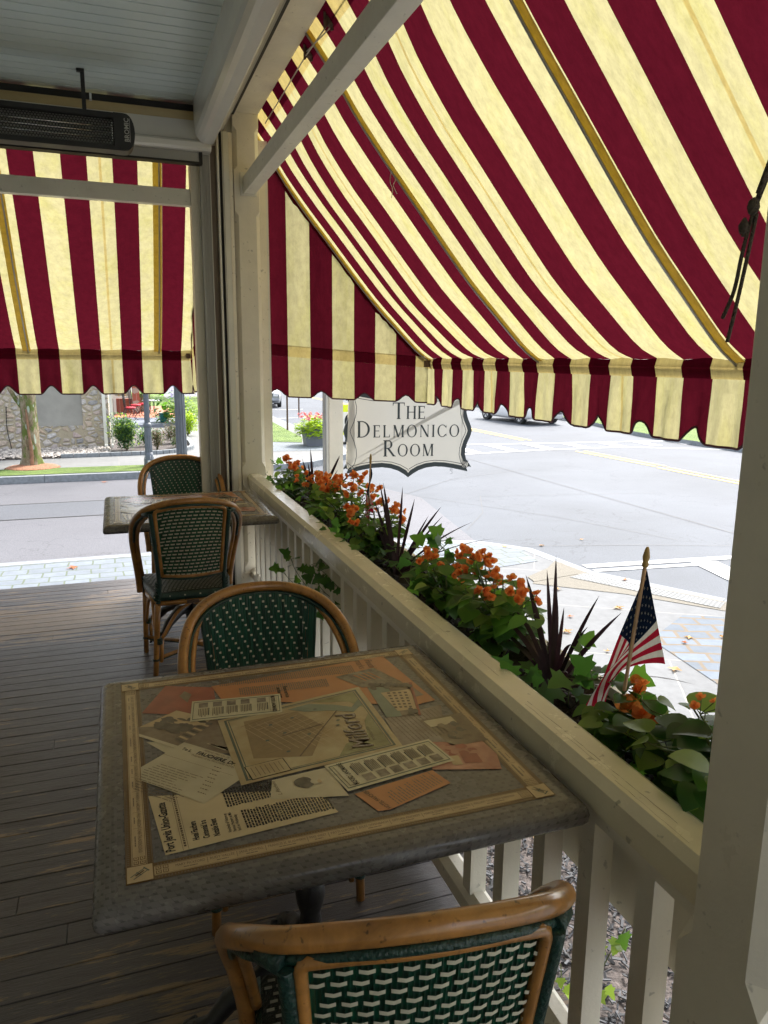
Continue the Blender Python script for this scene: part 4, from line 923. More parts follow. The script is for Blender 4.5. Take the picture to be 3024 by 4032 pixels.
# ------------------------------------------------------------------ chairs
def chair():
    t = thing('bistro_chair', 'x', 'chair', (0, 0, 0), 0, 'rattan bistro chairs at the tables')
    def P(u, v, off=0):
        x = u*(.145+.024*v); z = .528+v*(.355-.012*abs(u)**4-.010*u*u); y = -.195-.048*v-.032*(1-u*u)
        return Vector((x+u*off*.3, y+off, z))
    # woven back: separate vertical strands, squares on the front, dashes behind
    b = MB(); n = 44
    for i in range(n):
        u0 = -1+2*i/n; u1 = u0+2/n*.96; um = (u0+u1)/2; j = random.uniform(-.0006, .0006)
        b.grid(lambda a, c: P([u0, um, u1][int(round(a*2))]*.985, c, (.0022 if int(round(a*2)) == 1 else 0)+j+.0009*sin(c*70+i*2.1)), 2, 14, 'strand')
    def PF(u, v, off=0):
        p = P(u, v, off); return Vector((p.x*1.15, p.y+.013, .515+(p.z-.515)*1.012))
    for i in range(n):
        u0 = -1+2*i/n; u1 = u0+2/n*.97; um = (u0+u1)/2
        b.grid(lambda a, c: PF([u0, um, u1][int(round(a*2))], c, (.0024 if int(round(a*2)) == 1 else 0)+.0008*sin(c*70+i*2.1)), 2, 14, 'strand')
    rows = 20
    for r in range(rows):
        v = (r+.5)/rows; per = .170; ph = (r*.27) % 1
        k = -1
        while True:
            k += 1; uc = -1+(k-.3+ph)*per
            if uc > .97: break
            if uc < -.99: continue
            a0, a1 = uc, min(uc+per*.74, .985); dv = .19/rows
            if a1-a0 > .02:
                q = [P(a0, v-dv, -.0035), P(a0, v+dv, -.0035), P((a0+a1)/2, v+dv, -.0062), P((a0+a1)/2, v-dv, -.0062), P(a1, v-dv, -.0035), P(a1, v+dv, -.0035)]
                b.raw(q, [(0, 1, 2, 3), (3, 2, 5, 4)], 'dash', True)
            uf = uc+per*.86; w = .019
            if -.97 < uf < .97:
                b.raw([PF(uf-w, v-dv*1.0, .0035), PF(uf+w, v-dv*1.0, .0035), PF(uf+w, v+dv*1.0, .0035), PF(uf-w, v+dv*1.0, .0035), PF(uf, v, .0062)], [(0, 1, 4), (1, 2, 4), (2, 3, 4), (3, 0, 4)], 'dash', True)
    b.build('woven_back', t)
    # frame of the back
    b = MB(); loop = [P(1.0, 0, -.004), P(1.0, .3, -.004), P(1.0, .7, -.004), P(1.0, .965, -.006), P(.975, .992, -.006), P(.93, 1, -.006), P(.6, 1.003, -.006), P(.3, 1.003, -.006), P(0, 1.003, -.006)]
    loop = loop+[Vector((-p.x, p.y, p.z)) for p in reversed(loop[:-1])]
    b.tube(loop, .0100, 'rattan', 8); b.tube([P(-1, 0, -.004), P(-.5, -.005, -.004), P(0, -.008, -.004), P(.5, -.005, -.004), P(1, 0, -.004)], .0085, 'rattan', 8); b.build('back_frame', t)
    for s in (-1, 1):
        b = MB(); pth = [(s*.166, -.180, .385), (s*.160, -.188, .46), (s*.159, -.196, .53), (s*.172, -.222, .70), (s*.183, -.240, .825), (s*.185, -.242, .852)]
        b.tube(cr(pth, 5), .0125, 'green', 10)
        for k in range(8): b.tube([(s*.1655, -.181-.001*k, .385+k*.0145), (s*.1652, -.182-.001*k, .393+k*.0145)], .0142, 'green', 10)
        b.tube([(s*.184, -.238, .850), (s*.215, -.200, .842)], .014, 'green', 10); b.build('back_post', t)
    b = MB(); b.tube([P(-1.06, -.02, -.006), P(-.5, -.035, -.008), P(0, -.04, -.008), P(.5, -.035, -.008), P(1.06, -.02, -.006)], .007, 'green', 8); b.build('lower_binding', t)
    # hoop
    hp = [(.238, .150, .355), (.243, .135, .44), (.256, .085, .56), (.267, .015, .67), (.264, -.075, .765), (.237, -.160, .832), (.182, -.225, .876), (.098, -.262, .902), (0, -.273, .909)]
    full = hp+[(-x, y, z) for x, y, z in reversed(hp[:-1])]
    b = MB(); b.tube(cr(full, 5), .0165, 'rattan', 12); b.build('hoop', t)
    inn = [(x*.945 if i > 4 else x-.016, y+.004, z-.022 if i > 4 else z-.006) for i, (x, y, z) in enumerate(hp)]
    inb = [(x*.985-.004 if i < 5 else x*.97, y-.013, z-.017 if i > 4 else z-.006) for i, (x, y, z) in enumerate(hp)]; fb_ = inb+[(-x, y, z) for x, y, z in reversed(inb[:-1])]
    fi = inn+[(-x, y, z) for x, y, z in reversed(inn[:-1])]
    b = MB(); b.tube(cr(fi, 5), .0068, 'green', 8); b.tube(cr(fb_[3:-3], 5), .0072, 'green', 8); b.build('hoop_binding', t)
    for s in (-1, 1):
        b = MB(); b.tube(cr([(s*.192, -.224, .842), (s*.217, -.160, .805), (s*.238, -.075, .742), (s*.243, .012, .655), (s*.234, .075, .555), (s*.222, .122, .45)], 5), .0105, 'rattan', 8); b.build('arm_brace', t)
    # seat
    def seat(u, v):                                                     # u across, v front to back
        y = -.185+.385*v; w = .178+.035*min(1, v*1.6); x = (u*2-1)*w
        return (x, y, .436+.010*(1-(u*2-1)**4)*(1-(2*v-1)**4))
    b = MB(); b.grid(seat, 12, 10, 'blackstrand')
    rim = [seat(i/10, 0) for i in range(11)]+[seat(1, i/10) for i in range(1, 11)]+[seat(1-i/10, 1) for i in range(1, 11)]+[seat(0, 1-i/10) for i in range(1, 10)]
    rim = [Vector(p) for p in rim]; c = Vector((0, 0, 0)); m_ = len(rim)
    vs = []; 
    for p in rim:
        o_ = Vector((p.x, p.y-.01, 0)).normalized(); vs += [tuple(p), (p.x+o_.x*.010, p.y+o_.y*.010, p.z-.010), (p.x+o_.x*.010, p.y+o_.y*.010, p.z-.034), (p.x, p.y, p.z-.042)]
    b.raw(vs, [(i*4+k, i*4+k+1, ((i+1) % m_)*4+k+1, ((i+1) % m_)*4+k) for i in range(m_) for k in range(3)], 'green', True)
    for r in range(22):
        for k in range(18):
            u = (k+.3+(r*.3) % 1)/18.6; v = .03+r*.0435
            if u > .96 or v > .97: continue
            a = [Vector(seat(u, v)), Vector(seat(u+.034, v)), Vector(seat(u+.034, v+.018)), Vector(seat(u, v+.018))]
            b.raw([p+Vector((0, 0, .0025)) for p in a], [(0, 1, 2, 3)], 'dashgrey')
    for i in range(0, m_, 2):
        p = rim[i]; o_ = Vector((p.x, p.y-.01, 0)).normalized(); q = p+o_*.0108+Vector((0, 0, -.012)); tn = Vector((-o_.y, o_.x, 0))*.004
        b.raw([q-tn, q+tn, q+tn+Vector((0, 0, -.007)), q-tn+Vector((0, 0, -.007))], [(0, 1, 2, 3)], 'dash')
    b.build('seat', t)
    b = MB(); rl = [(-.17, -.18, .383), (.17, -.18, .383), (.205, -.02, .383), (.205, .175, .383), (-.205, .175, .383), (-.205, -.02, .383), (-.17, -.18, .383)]
    b.tube(rl, .0135, 'rattan', 10); b.box(-.03, .03, -.197, -.19, .374, .392, 'rust'); b.build('seat_rail', t)
    feet = {('b', -1): ((-.196, -.165, 0), (-.168, -.175, .40)), ('b', 1): ((.196, -.165, 0), (.168, -.175, .40)), ('f', -1): ((-.222, .175, 0), (-.210, .165, .40)), ('f', 1): ((.222, .175, 0), (.210, .165, .40))}
    for (fb, s), (f0, f1) in feet.items():
        b = MB(); f0, f1 = Vector(f0), Vector(f1)
        b.tube([f0, f0.lerp(f1, .3), f0.lerp(f1, .31), f0.lerp(f1, .7), f1], [.0135, .0145, .0150, .0142, .0145], 'rattan', 10)
        ins = Vector((-s*.026, .004 if fb == 'b' else -.004, 0)); b.tube([f0.lerp(f1, .17)+ins, f0.lerp(f1, .50)+ins], .0095, 'rattan', 8); b.build('leg', t)
        b = MB(); m = f0.lerp(f1, .46)
        for k in range(5): b.tube([m+ins*.5+Vector((0, 0, k*.0065-.013)), m+ins*.5+Vector((0, 0, k*.0065-.0085))], .0265, 'green', 14, flat=.62)
        b.build('binding', t); b = MB(); m2 = f0.lerp(f1, .20)
        for k in range(2): b.tube([m2+Vector((0, 0, k*.006)), m2+Vector((0, 0, k*.006+.004))], .018, 'green', 12)
        b.build('binding', t)
    def P3(a, c, d): return cr([a, c, d], 6)
    for (a, c, mid) in ((('b', -1), ('b', 1), (0, -.17, .382)), (('f', -1), ('f', 1), (0, .17, .382)), (('b', -1), ('f', -1), (-.19, -.015, .382)), (('b', 1), ('f', 1), (.19, -.015, .382))):
        for e in (a, c):
            p0 = Vector(feet[e][0]).lerp(Vector(feet[e][1]), .47); mid_ = Vector(mid); p0 = p0+(Vector((mid_.x, mid_.y, p0.z))-p0)*.12
            q = p0.lerp(mid_, .5)+Vector((0, 0, .035)); b = MB(); b.tube(P3(p0, q, mid_.lerp(p0, .06)), .0088, 'rattan', 8); b.build('arch_brace', t)
    for a, c in ((('b', -1), ('f', 1)), (('b', 1), ('f', -1))):
        p0 = Vector(feet[a][0]).lerp(Vector(feet[a][1]), .22); p1 = Vector(feet[c][0]).lerp(Vector(feet[c][1]), .22); dz = Vector((0, 0, .012 if a[1] > 0 else -.012))
        b = MB(); b.tube([p0, p0.lerp(p1, .5)+dz, p1], .0095, 'rattan', 8); b.build('stretcher', t); b = MB(); b.tube([p0+Vector((0, 0, -.012)), p0.lerp(p1, .5)+dz+Vector((0, 0, -.012)), p1+Vector((0, 0, -.012))], .0038, 'green', 6); b.build('stretcher_cord', t)
    return t
random.seed(3)
ch = chair(); ch['label'] = 'nearest rattan bistro chair, cut off at the bottom, its dashed green back toward us'
ch.location = (.362, .992, 0); ch.rotation_euler = (0, 0, -.15)
dup(ch, 'rattan bistro chair behind the near table with its dotted green front facing us', (.392, 2.035, 0), pi).scale = (.955,)*3
dup(ch, 'rattan bistro chair standing fully in view with its dashed green back toward us', (.305, 3.905, 0), .02)
dup(ch, 'rattan bistro chair at the far end behind the second table, mostly its rounded top showing', (.385, 5.07, 0), pi)
ch.scale = (.955, 1, 1); ch.location = (.366, .990, 0); ch.rotation_euler = (0, 0, -.15)

# ------------------------------------------------------------------ ground
ZR, ZW = -1.09, -.94
def flat(b, pts, z, m): b.face([(x, y, z) for x, y in pts], m)
def slab(b, pts, z0, z1, m, side=None):
    n = len(pts)
    for i in range(n):
        a, c = pts[i], pts[(i+1) % n]; b.face([(a[0], a[1], z0), (c[0], c[1], z0), (c[0], c[1], z1), (a[0], a[1], z1)], side or m)
    b.face([(x, y, z1) for x, y in pts], m)
b = MB(); flat(b, [(-900, -900), (900, -900), (900, 1500), (-900, 1500)], -1.30, 'grass'); b.build('terrain', kind='structure')
b = MB(); flat(b, [(-120, -60), (40, -60), (40, 260), (-120, 260)], ZR, 'road'); b.build('road', kind='structure')
b = MB(); flat(b, [(-120, 9.9), (5.0, 9.9), (5.6, 13.5), (4.4, 17.9), (-120, 17.8)], ZR+.004, 'road2'); flat(b, [(-30, 13.54), (-.2, 13.57), (2.6, 13.7), (2.7, 15.0), (-.2, 14.95), (-30, 14.99)], ZR+.008, 'patch')
for y in (13.54, 14.97): b.box(-30, 2.6, y-.02, y+.02, ZR+.009, ZR+.012, 'crack')
b.build('side_street', kind='structure')
def off(pts, d):
    out = []
    for i, p in enumerate(pts):
        a = Vector(pts[max(i-1, 0)]); c = Vector(pts[min(i+1, len(pts)-1)]); t = (c-a).normalized(); out.append((p[0]+t.y*d, p[1]-t.x*d))
    return out
def kerb(line, d, name, m='granite'):
    b = MB(); inn = off(line, d); dist = 0
    for i in range(len(line)-1):
        a, c = Vector(line[i]), Vector(line[i+1]); ia, ic = Vector(inn[i]), Vector(inn[i+1]); n = max(1, int((c-a).length/1.9)); g = .004/max((c-a).length/n, .01)
        for k in range(n):
            u0, u1 = k/n+g/n, (k+1)/n-g/n
            slab(b, [tuple(a.lerp(c, u0)), tuple(a.lerp(c, u1)), tuple(ia.lerp(ic, u1)), tuple(ia.lerp(ic, u0))], ZR-.1, ZW+.003, m)
    b.build(name, kind='structure')
near = [(-60, 10.1), (.15, 10.06), (3.2, 9.9), (4.75, 9.35), (5.28, 8.72), (5.40, 7.50), (6.15, 6.1), (7.2, 4.4), (7.5, 2), (7.5, -60)]
nin = off(near, .17)
b = MB(); slab(b, [(x, y) for x, y in nin]+[(-60, -60)], ZR-.05, ZW, 'walk_r'); b.build('sidewalk', kind='structure')
kerb(near, .17, 'kerb')
b = MB(); flat(b, [(-60, 8.3), (3.0, 8.3), (3.9, 7.9), (5.0, 8.1), (5.1, 8.66), (4.65, 9.2), (3.15, 9.72), (.15, 9.87), (-60, 9.9)], ZW+.005, 'cobble'); b.build('paved_strip', kind='structure')
b = MB(); flat(b, [(5.22, 8.05), (4.42, 7.25), (5.2, 6.58), (5.85, 5.75), (6.10, 5.95), (5.30, 7.35)], ZW+.005, 'tan_concrete')
flat(b, [(5.25, 7.95), (4.5, 7.5), (4.47, 7.30), (5.15, 7.42)], ZW+.009, 'tan_concrete'); b.build('kerb_ramp', kind='structure')
def warn():
    b = MB(); a, c, d, e = Vector((5.24, 7.42)), Vector((6.02, 5.98)), Vector((5.83, 5.85)), Vector((4.97, 7.33)); flat(b, [tuple(a), tuple(c), tuple(d), tuple(e)], ZW+.010, 'concrete')
    for i in range(34):
        for j in range(5):
            p = a.lerp(c, (i+.5)/34).lerp(e.lerp(d, (i+.5)/34), (j+.5)/5); b.lathe([(.013, 0), (.009, .003)], (p.x, p.y, ZW+.010), 'concrete', 6)
    b.build('tactile_paving', kind='structure')
warn()
b = MB(); flat(b, [(4.55, 5.35), (5.3, 5.80), (5.75, 5.6), (7.0, 3.2), (7.2, -4), (5.0, -4), (4.4, 4.3)], ZW+.005, 'cobble_r'); b.build('paved_strip', kind='structure')
# far side of the side street
farl = [(-60, 17.46), (.4, 17.52), (2.6, 17.6), (4.6, 18.2), (6.0, 19.6), (6.4, 22), (6.6, 33), (8.2, 60), (11, 140)]
farl_r = list(reversed(farl)); kerb(farl_r, .17, 'kerb')
fin = list(reversed(off(farl_r, .17)))
b = MB(); slab(b, [(-60, 140)]+fin, ZR-.05, ZW, 'walk'); b.build('sidewalk', kind='structure')
b = MB(); flat(b, [(-60, 17.7), (.3, 17.72), (.75, 17.74), (.66, 18.68), (-60, 18.86)], ZW+.012, 'grass')
flat(b, [(3.4, 24.3), (4.5, 23.0), (5.35, 22.55), (5.7, 24.0), (6.0, 31), (7.0, 52), (3.6, 52)], ZW+.012, 'grass')
flat(b, [(2.45, 30), (3.3, 33), (3.0, 60), (-20, 60), (-20, 42), (1.9, 42)], ZW+.012, 'grass'); b.build('lawn', kind='structure')
b = MB(); flat(b, [(3.6, 20.6), (5.9, 20.4), (6.1, 22.6), (5.35, 22.5), (4.5, 22.9), (3.5, 24.0)], ZW+.006, 'cobble'); b.build('paved_strip', kind='structure')
fr_ = [(17.9, -60), (17.92, 17.9), (17.9, 21.0), (18.1, 23), (19.4, 28.1), (21, 60), (24, 140)]
kerb(fr_, -.0-.17, 'kerb') if False else None
b = MB(); slab(b, fr_+[(90, 140), (90, -60)], ZR-.05, ZW, 'grass', 'granite'); flat(b, [(18.3, -60), (18.35, 18), (18.6, 19.2), (21.5, 19.6), (21.5, -60)], ZW+.006, 'walk'); flat(b, [(21.2, 24), (22.9, 24.5), (26, 60), (24.4, 60)], ZW+.006, 'walk'); b.build('verge', kind='structure')
# road paint
def strip(b, p, q, w, m='roadwhite', z=ZR+.008):
    a, c = Vector(p), Vector(q); d = (c-a).normalized(); n = Vector((-d.y, d.x))*w/2; flat(b, [tuple(a-n), tuple(c-n), tuple(c+n), tuple(a+n)], z, m)
b = MB()
for x in (13.12, 13.42):
    for y0, y1 in ((22.6, 60), (15.9, 19.4), (9, 15.7), (-40, 6.5)): strip(b, (x+(.0 if y0 > 20 else .1), y0), (x, y1), .11, 'roadyellow')
b.build('center_line', kind='structure')
b = MB(); strip(b, (6.9, 22.3), (17.9, 21.2), .17); strip(b, (6.8, 19.3), (12.3, 20.0), .17); strip(b, (12.3, 20.0), (15.3, 20.0), .17); strip(b, (15.3, 20.0), (18.0, 18.5), .17)
for i in range(9): strip(b, (7.3+i*1.35, 22.2-i*.13), (7.3+i*1.33, 19.5+min(i, 6)*.08), .38, z=ZR+.011)
strip(b, (7.5, 39.9), (9.6, 40.2), .14); strip(b, (6.9, 34.1), (9.2, 34.5), .14); b.build('crosswalk', kind='structure')
b = MB(); strip(b, (5.75, 8.15), (17.8, 6.9), .16); strip(b, (5.75, 7.93), (7.4, 7.75), .10); strip(b, (6.9, 5.4), (17.8, 4.3), .16)
for i in range(8): strip(b, (7.45+i*1.4, 7.85-i*.13), (6.95+i*1.4, 5.35-i*.1), .38, z=ZR+.011)
b.build('crosswalk', kind='structure')
b = MB()
def seam(pts, w=.012):
    for p, q in zip(pts[:-1], pts[1:]): strip(b, p, q, w, 'crack', ZR+.006)
seam([(4.6, 15.6), (5.7, 13.5), (7.2, 11.0), (8.0, 9.0)]); seam([(5.5, 9.4), (7.3, 8.9), (8.7, 8.4), (10, 7.9)]); seam([(4.6, 13.2), (7.2, 15.5), (9.6, 16.4)]); seam([(5.2, 10.6), (6.1, 11.8), (6.8, 13.3), (10.5, 12.6)]); seam([(9, 40), (9.1, 24), (9.2, 9)], .02)
b.build('road_seams', kind='structure')
# mulch bed below the porch rail
def mulch():
    random.seed(11); b = MB(); flat(b, [(1.0, -2), (2.55, -2), (2.75, 3.2), (2.2, 4.6), (1.0, 5.4)], ZW+.012, 'darkmulch')
    for i in range(6500):
        x, y = random.uniform(1.05, 2.55), random.uniform(.6, 4.2); l, w, h = random.uniform(.018, .055), random.uniform(.004, .012), random.uniform(.003, .007)
        mt = Matrix.Translation((x, y, ZW+.018+random.uniform(0, .02))) @ Matrix.Rotation(random.uniform(0, 6.28), 4, 'Z') @ Matrix.Rotation(random.uniform(-.7, .7), 4, 'X') @ Matrix.Rotation(random.uniform(-.5, .5), 4, 'Y')
        b.box(-l/2, l/2, -w/2, w/2, -h/2, h/2, 'mulch', mt)
    b.build('mulch', kind='stuff')
mulch()
def shape2(kind):
    if kind == 'maple': return [(0, 0), (.25, -.12), (.55, -.45), (.50, -.15), (1.0, 0), (.50, .15), (.55, .45), (.25, .12)]
    return [(0, 0), (.3, -.22), (.7, -.2), (1, 0), (.7, .2), (.3, .22)]
def dead_leaf(x, y, z, s, m, kind='maple', lab='', ):
    b = MB(); a = random.uniform(0, 6.28); p = [(u*s*cos(a)-v*s*sin(a), u*s*sin(a)+v*s*cos(a)) for u, v in shape2(kind)]; c = (.45*s*cos(a), .45*s*sin(a), .004)
    vs = [(q[0], q[1], random.uniform(.004, .022)) for q in p]+[c]; n = len(p)
    b.raw(vs, [(i, (i+1) % n, n) for i in range(n)], m); o = b.build('fallen_leaf', loc=(x, y, z)); return o
random.seed(21)
dl = [(4.2, 6.15), (4.0, 5.2), (4.32, 4.75), (3.55, 4.35), (3.2, 4.2), (4.55, 6.9), (4.75, 5.15), (4.95, 5.3), (5.2, 5.2), (4.05, 6.6), (3.3, 5.6), (4.75, 6.2), (2.9, 3.9), (3.85, 5.75), (4.9, 8.9), (5.5, 7.0), (5.75, 9.3), (6.6, 9.5), (5.6, 6.3)]
fl = []
for i, (x, y) in enumerate(dl):
    o = dead_leaf(x, y, ZW+.006 if i < 16 else ZR+.006, random.uniform(.07, .15), 'fallen' if i % 3 else 'fallen2')
    o['label'] = 'small dry fallen leaf lying on the pale corner pavement'; o['category'] = 'leaf'; o['group'] = 'fallen leaves on the pavement'
for x, y in ((-.55, 9.55), (1.96, 3.12), (2.06, 2.58), (2.0, 3.3), (1.2, 16.9), (-.4, 17.2)):
    near_ = y < 5
    o = dead_leaf(x, y, (ZW+.045) if near_ else (ZW+.01 if y < 10 else ZR+.012), random.uniform(.13, .17), 'fallen' if near_ else 'fallen2')
    o['label'] = 'large tan fallen leaf on the black mulch beyond the balusters' if near_ else 'rusty fallen leaf lying by the kerb of the side street'; o['category'] = 'leaf'; o['group'] = 'fallen leaves on the mulch' if near_ else 'fallen leaves by the kerbs'

# ------------------------------------------------------------------ plants
LS = {'heart': [(0, .02), (.04, .26), (.16, .43), (.34, .48), (.55, .42), (.76, .27), (.92, .10), (1, 0)], 'oval': [(0, .01), (.15, .16), (.4, .24), (.7, .18), (1, 0)],
      'ivy': [(0, .03), (.02, .36), (.22, .34), (.34, .55), (.50, .26), (.78, .17), (1, 0)], 'petal': [(0, .06), (.3, .36), (.7, .46), (.95, .25), (1, 0)]}
def leaf(b, p, d, up, Ln, m, shape='heart', fold=.25, droop=.35, wid=1.0):
    p = Vector(p); d = Vector(d).normalized(); s = d.cross(Vector(up)); 
    if s.length < 1e-3: s = d.cross(Vector((1, .2, .1)))
    s.normalize(); n = s.cross(d); pr = LS[shape]; vs = []; fs = []
    for t, w in pr:
        c = p+d*(t*Ln*(1-.25*droop*t))-n*(droop*t*t*Ln*.5); e = s*(w*wid*Ln); f = n*(fold*w*Ln)
        vs += [c-e+f, c, c+e+f]
    for i in range(len(pr)-1):
        a = i*3; fs += [(a, a+1, a+4, a+3), (a+1, a+2, a+5, a+4)]
    b.raw(vs, fs, m, True)
def rnd(a=1): return Vector((random.uniform(-a, a), random.uniform(-a, a), random.uniform(-a, a)))
def bloom(b, p, r, m='orange'):
    ax = (Vector((-.5, -.4, .5))+rnd(.8)).normalized(); t1 = ax.orthogonal().normalized(); t2 = ax.cross(t1); n = random.choice((5, 6, 7))
    for k in range(n):
        a = 2*pi*k/n+random.uniform(-.3, .3); d = t1*cos(a)+t2*sin(a); leaf(b, p, d+ax*random.uniform(.1, .9), ax, r*random.uniform(.8, 1.15), m, 'petal', .15, -.3, random.uniform(.9, 1.2))
    for k in range(3):
        a = 2*pi*k/3; d = t1*cos(a)+t2*sin(a); leaf(b, Vector(p)+ax*.003, d+ax*1.4, ax, r*.6, m, 'petal', .2, -.2)
def begonia(loc, label, hgt, n, spread, ls, flowers, seed, lm='leaf', fsz=.021, lean=(0, 0)):
    random.seed(seed); n = int(n*1.5); hgt *= 1.06; flowers = int(flowers*1.15); fsz *= .86; t = thing('begonia_plant', label, 'plant', loc, 0, 'orange flowering plants in the planter')
    st = MB(); lv = MB(); fw = MB(); tips = []
    for i in range(n):
        n = n; a = random.uniform(0, 2*pi); rr = sqrt(random.random())*spread; base = Vector((random.uniform(-.03, .03), random.uniform(-.04, .04), 0))
        tip = Vector((rr*cos(a)*.65+lean[0], rr*sin(a)*1.15+lean[1], hgt*random.uniform(.45, 1)*(1-.25*(rr/spread)**2)))
        mid = base.lerp(tip, .5)+Vector((0, 0, .03))+rnd(.012); pth = cr([base, mid, tip], 5); st.tube(pth, [.0042-.0025*k/len(pth) for k in range(len(pth))], 'stem', 5)
        for k in range(random.randint(7, 10)):
            q = pth[random.randint(2, len(pth)-1)]; aa = random.uniform(0, 2*pi); d = Vector((cos(aa), sin(aa), random.uniform(-.15, .45))); pe = q+d*ls*random.uniform(.25, .6)
            st.tube([q, pe], .0014, 'stem', 4, cap=False)
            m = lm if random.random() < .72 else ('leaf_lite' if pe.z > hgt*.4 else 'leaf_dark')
            leaf(lv, pe, d+Vector((0, 0, random.uniform(-.6, .15))), (0, 0, 1), ls*random.uniform(.65, 1.15), m, 'heart', random.uniform(.05, .3), random.uniform(.1, .7))
        tips.append(tip)
    tips.sort(key=lambda v: -v.z)
    for tip in tips[:flowers]:
        fw = MB()
        for k in range(random.randint(3, 6)):
            p = tip+Vector((random.uniform(-.03, .03), random.uniform(-.035, .035), random.uniform(-.005, .04))); st.tube([tip, p], .001, 'stem', 4, cap=False); bloom(fw, p, fsz*random.uniform(.75, 1.15))
        fw.build('flower_cluster', t)
        for k in range(5): leaf(lv, tip+rnd(.02), rnd(1)+Vector((0, 0, .5)), (0, 0, 1), ls*.25, 'leaf_lite', 'oval')
    st.build('stems', t, kind='stuff') if False else st.build('stems', t); lv.build('foliage', t)
def spikes(loc, label, blades, seed):
    random.seed(seed); t = thing('spike_plant', label, 'plant', loc, 0, 'dark spiky plants in the planter'); b = MB()
    for (dy, dz, Ln, dr) in [(a, c, e*1.08, g) for a, c, e, g in blades]+[(random.uniform(-1.1, 1.1), random.uniform(.5, 1), random.uniform(.2, .42), random.uniform(.1, .5)) for _ in range(14)]:
        d = Vector((random.uniform(-.10, .12)+(.45*-dy if dy < -.4 else 0), dy*(.6 if dy < -.4 else 1), dz)).normalized(); side = Vector((.75, .35, 0)).cross(d).cross(d) if False else Vector((.9, -.42, .1)); w0 = random.uniform(.006, .0095) if Ln > .25 else .005
        nz = 9; pts = []; 
        for k in range(nz+1):
            s = k/nz; pts.append(Vector((random.uniform(-.0, .0), 0, 0))+d*(Ln*s)+Vector((0, dy*.6, -1)).normalized()*(dr*Ln*s*s))
        vs = []
        for k, p in enumerate(pts):
            s = k/nz; w = w0*(.75+.6*s)*(1-s**3.2); e = side.normalized()*w; f = Vector((.3, .3, .2)).normalized()*w*.35; vs += [p-e+f, p, p+e+f]
        b.raw(vs, [q for k in range(nz) for q in ((k*3, k*3+1, k*3+4, k*3+3), (k*3+1, k*3+2, k*3+5, k*3+4))], 'spike', True)
    b.build('blades', t)
def ivy(loc, label, vines, seed, ls=.055, m='leaf_dark', grp='ivy trailing from the planter'):
    random.seed(seed); t = thing('ivy_plant', label, 'plant', loc, 0, grp); st = MB(); lv = MB()
    for path in vines:
        pth = cr(path, 5); st.tube(pth, .0016, 'stem', 5)
        for i, p in enumerate(pth):
            if i < 2 or random.random() < .25: continue
            d = rnd(1); d.z = abs(d.z)*.5; pe = p+d.normalized()*ls*.6; st.tube([p, pe], .0009, 'stem', 4, cap=False)
            leaf(lv, pe, d+Vector((-.2, -.3, random.uniform(-.6, .3))), Vector((-.5, -.5, .6))+rnd(.5), ls*random.uniform(.6, 1.2), m if random.random() < .75 else 'leaf', 'ivy', random.uniform(-.1, .25), random.uniform(0, .4))
    st.build('vines', t); lv.build('foliage', t)
# planter box
t = thing('planter_box', 'long cream window box planter fixed outside the rail, filled with dark soil', 'planter', (1.07, .90, .44))
b = MB(); b.box(-.13, -.108, 0, 4.2, 0, .29, 'paint'); b.box(.13, .152, 0, 4.2, 0, .29, 'paint'); b.box(-.108, .13, 0, .02, .0, .29, 'paint'); b.box(-.108, .13, 4.18, 4.2, 0, .29, 'paint'); b.box(-.108, .13, .02, 4.18, 0, .02, 'paint'); b.build('box', t)
b = MB(); random.seed(4); b.grid(lambda u, v: (-.107+.236*u, .021+4.158*v, .245+.018*sin(v*61+u*4)+.008*sin(v*171+u*19)), 8, 160, 'soil')
for i in range(500):
    x, y = random.uniform(-.1, .12), random.uniform(.03, 4.1); s = random.uniform(.004, .011); b.box(-s, s, -s, s, -s, s, 'soil', Matrix.Translation((x, y, .258)) @ Matrix.Rotation(random.uniform(0, 3), 4, Vector((.3, .5, .7))))
b.build('soil', t)
PX, PZ = 1.07, .69
begonia((PX, 1.04, PZ), 'big leafed green plant with pale buds beside the near porch post', .215, 22, .19, .072, 1, 31, 'leaf_dark', fsz=.012)
begonia((PX-.02, 1.30, PZ), 'broad leafed plant with large orange blooms at the foot of the larger flag', .16, 6, .07, .06, 2, 32, fsz=.028, lean=(0, .0))
begonia((PX, 1.95, PZ), 'tall orange flowering plant just beyond the nearest dark spiky plant', .29, 16, .20, .062, 9, 33, fsz=.020)
begonia((PX, 2.30, PZ), 'bushy orange flowering plant halfway along the planter, next to loose ivy', .24, 13, .17, .058, 7, 34, fsz=.020)
begonia((PX, 3.10, PZ), 'dense orange flowering plant under the right half of the hanging sign', .26, 14, .20, .055, 8, 35, fsz=.021)
begonia((PX, 3.55, PZ), 'orange flowering plant around the smaller flag, thick with blooms', .30, 15, .22, .055, 10, 36, fsz=.023)
begonia((PX, 4.05, PZ), 'orange flowering plant in front of the cream sign post', .24, 12, .2, .055, 7, 37, fsz=.022)
begonia((PX, 4.70, PZ), 'light green plant with two orange flower heads at the far end of the planter', .24, 13, .2, .058, 4, 38, fsz=.026)
spikes((PX+.01, 1.64, PZ), 'nearest dark purple spiky plant, beside bare soil and the larger flag', [(.12, 1, .36, .02), (.55, .95, .34, .10), (.35, 1, .33, .05), (-.45, 1, .34, .12), (-.75, 1, .33, .12), (-1.2, .75, .36, .35), (-1.6, .4, .34, .45), (1.2, .8, .38, .45), (.1, 1, .25, 0), (-.1, 1, .24, 0), (-1.3, .15, .22, .2), (.8, .9, .36, .35)], 41)
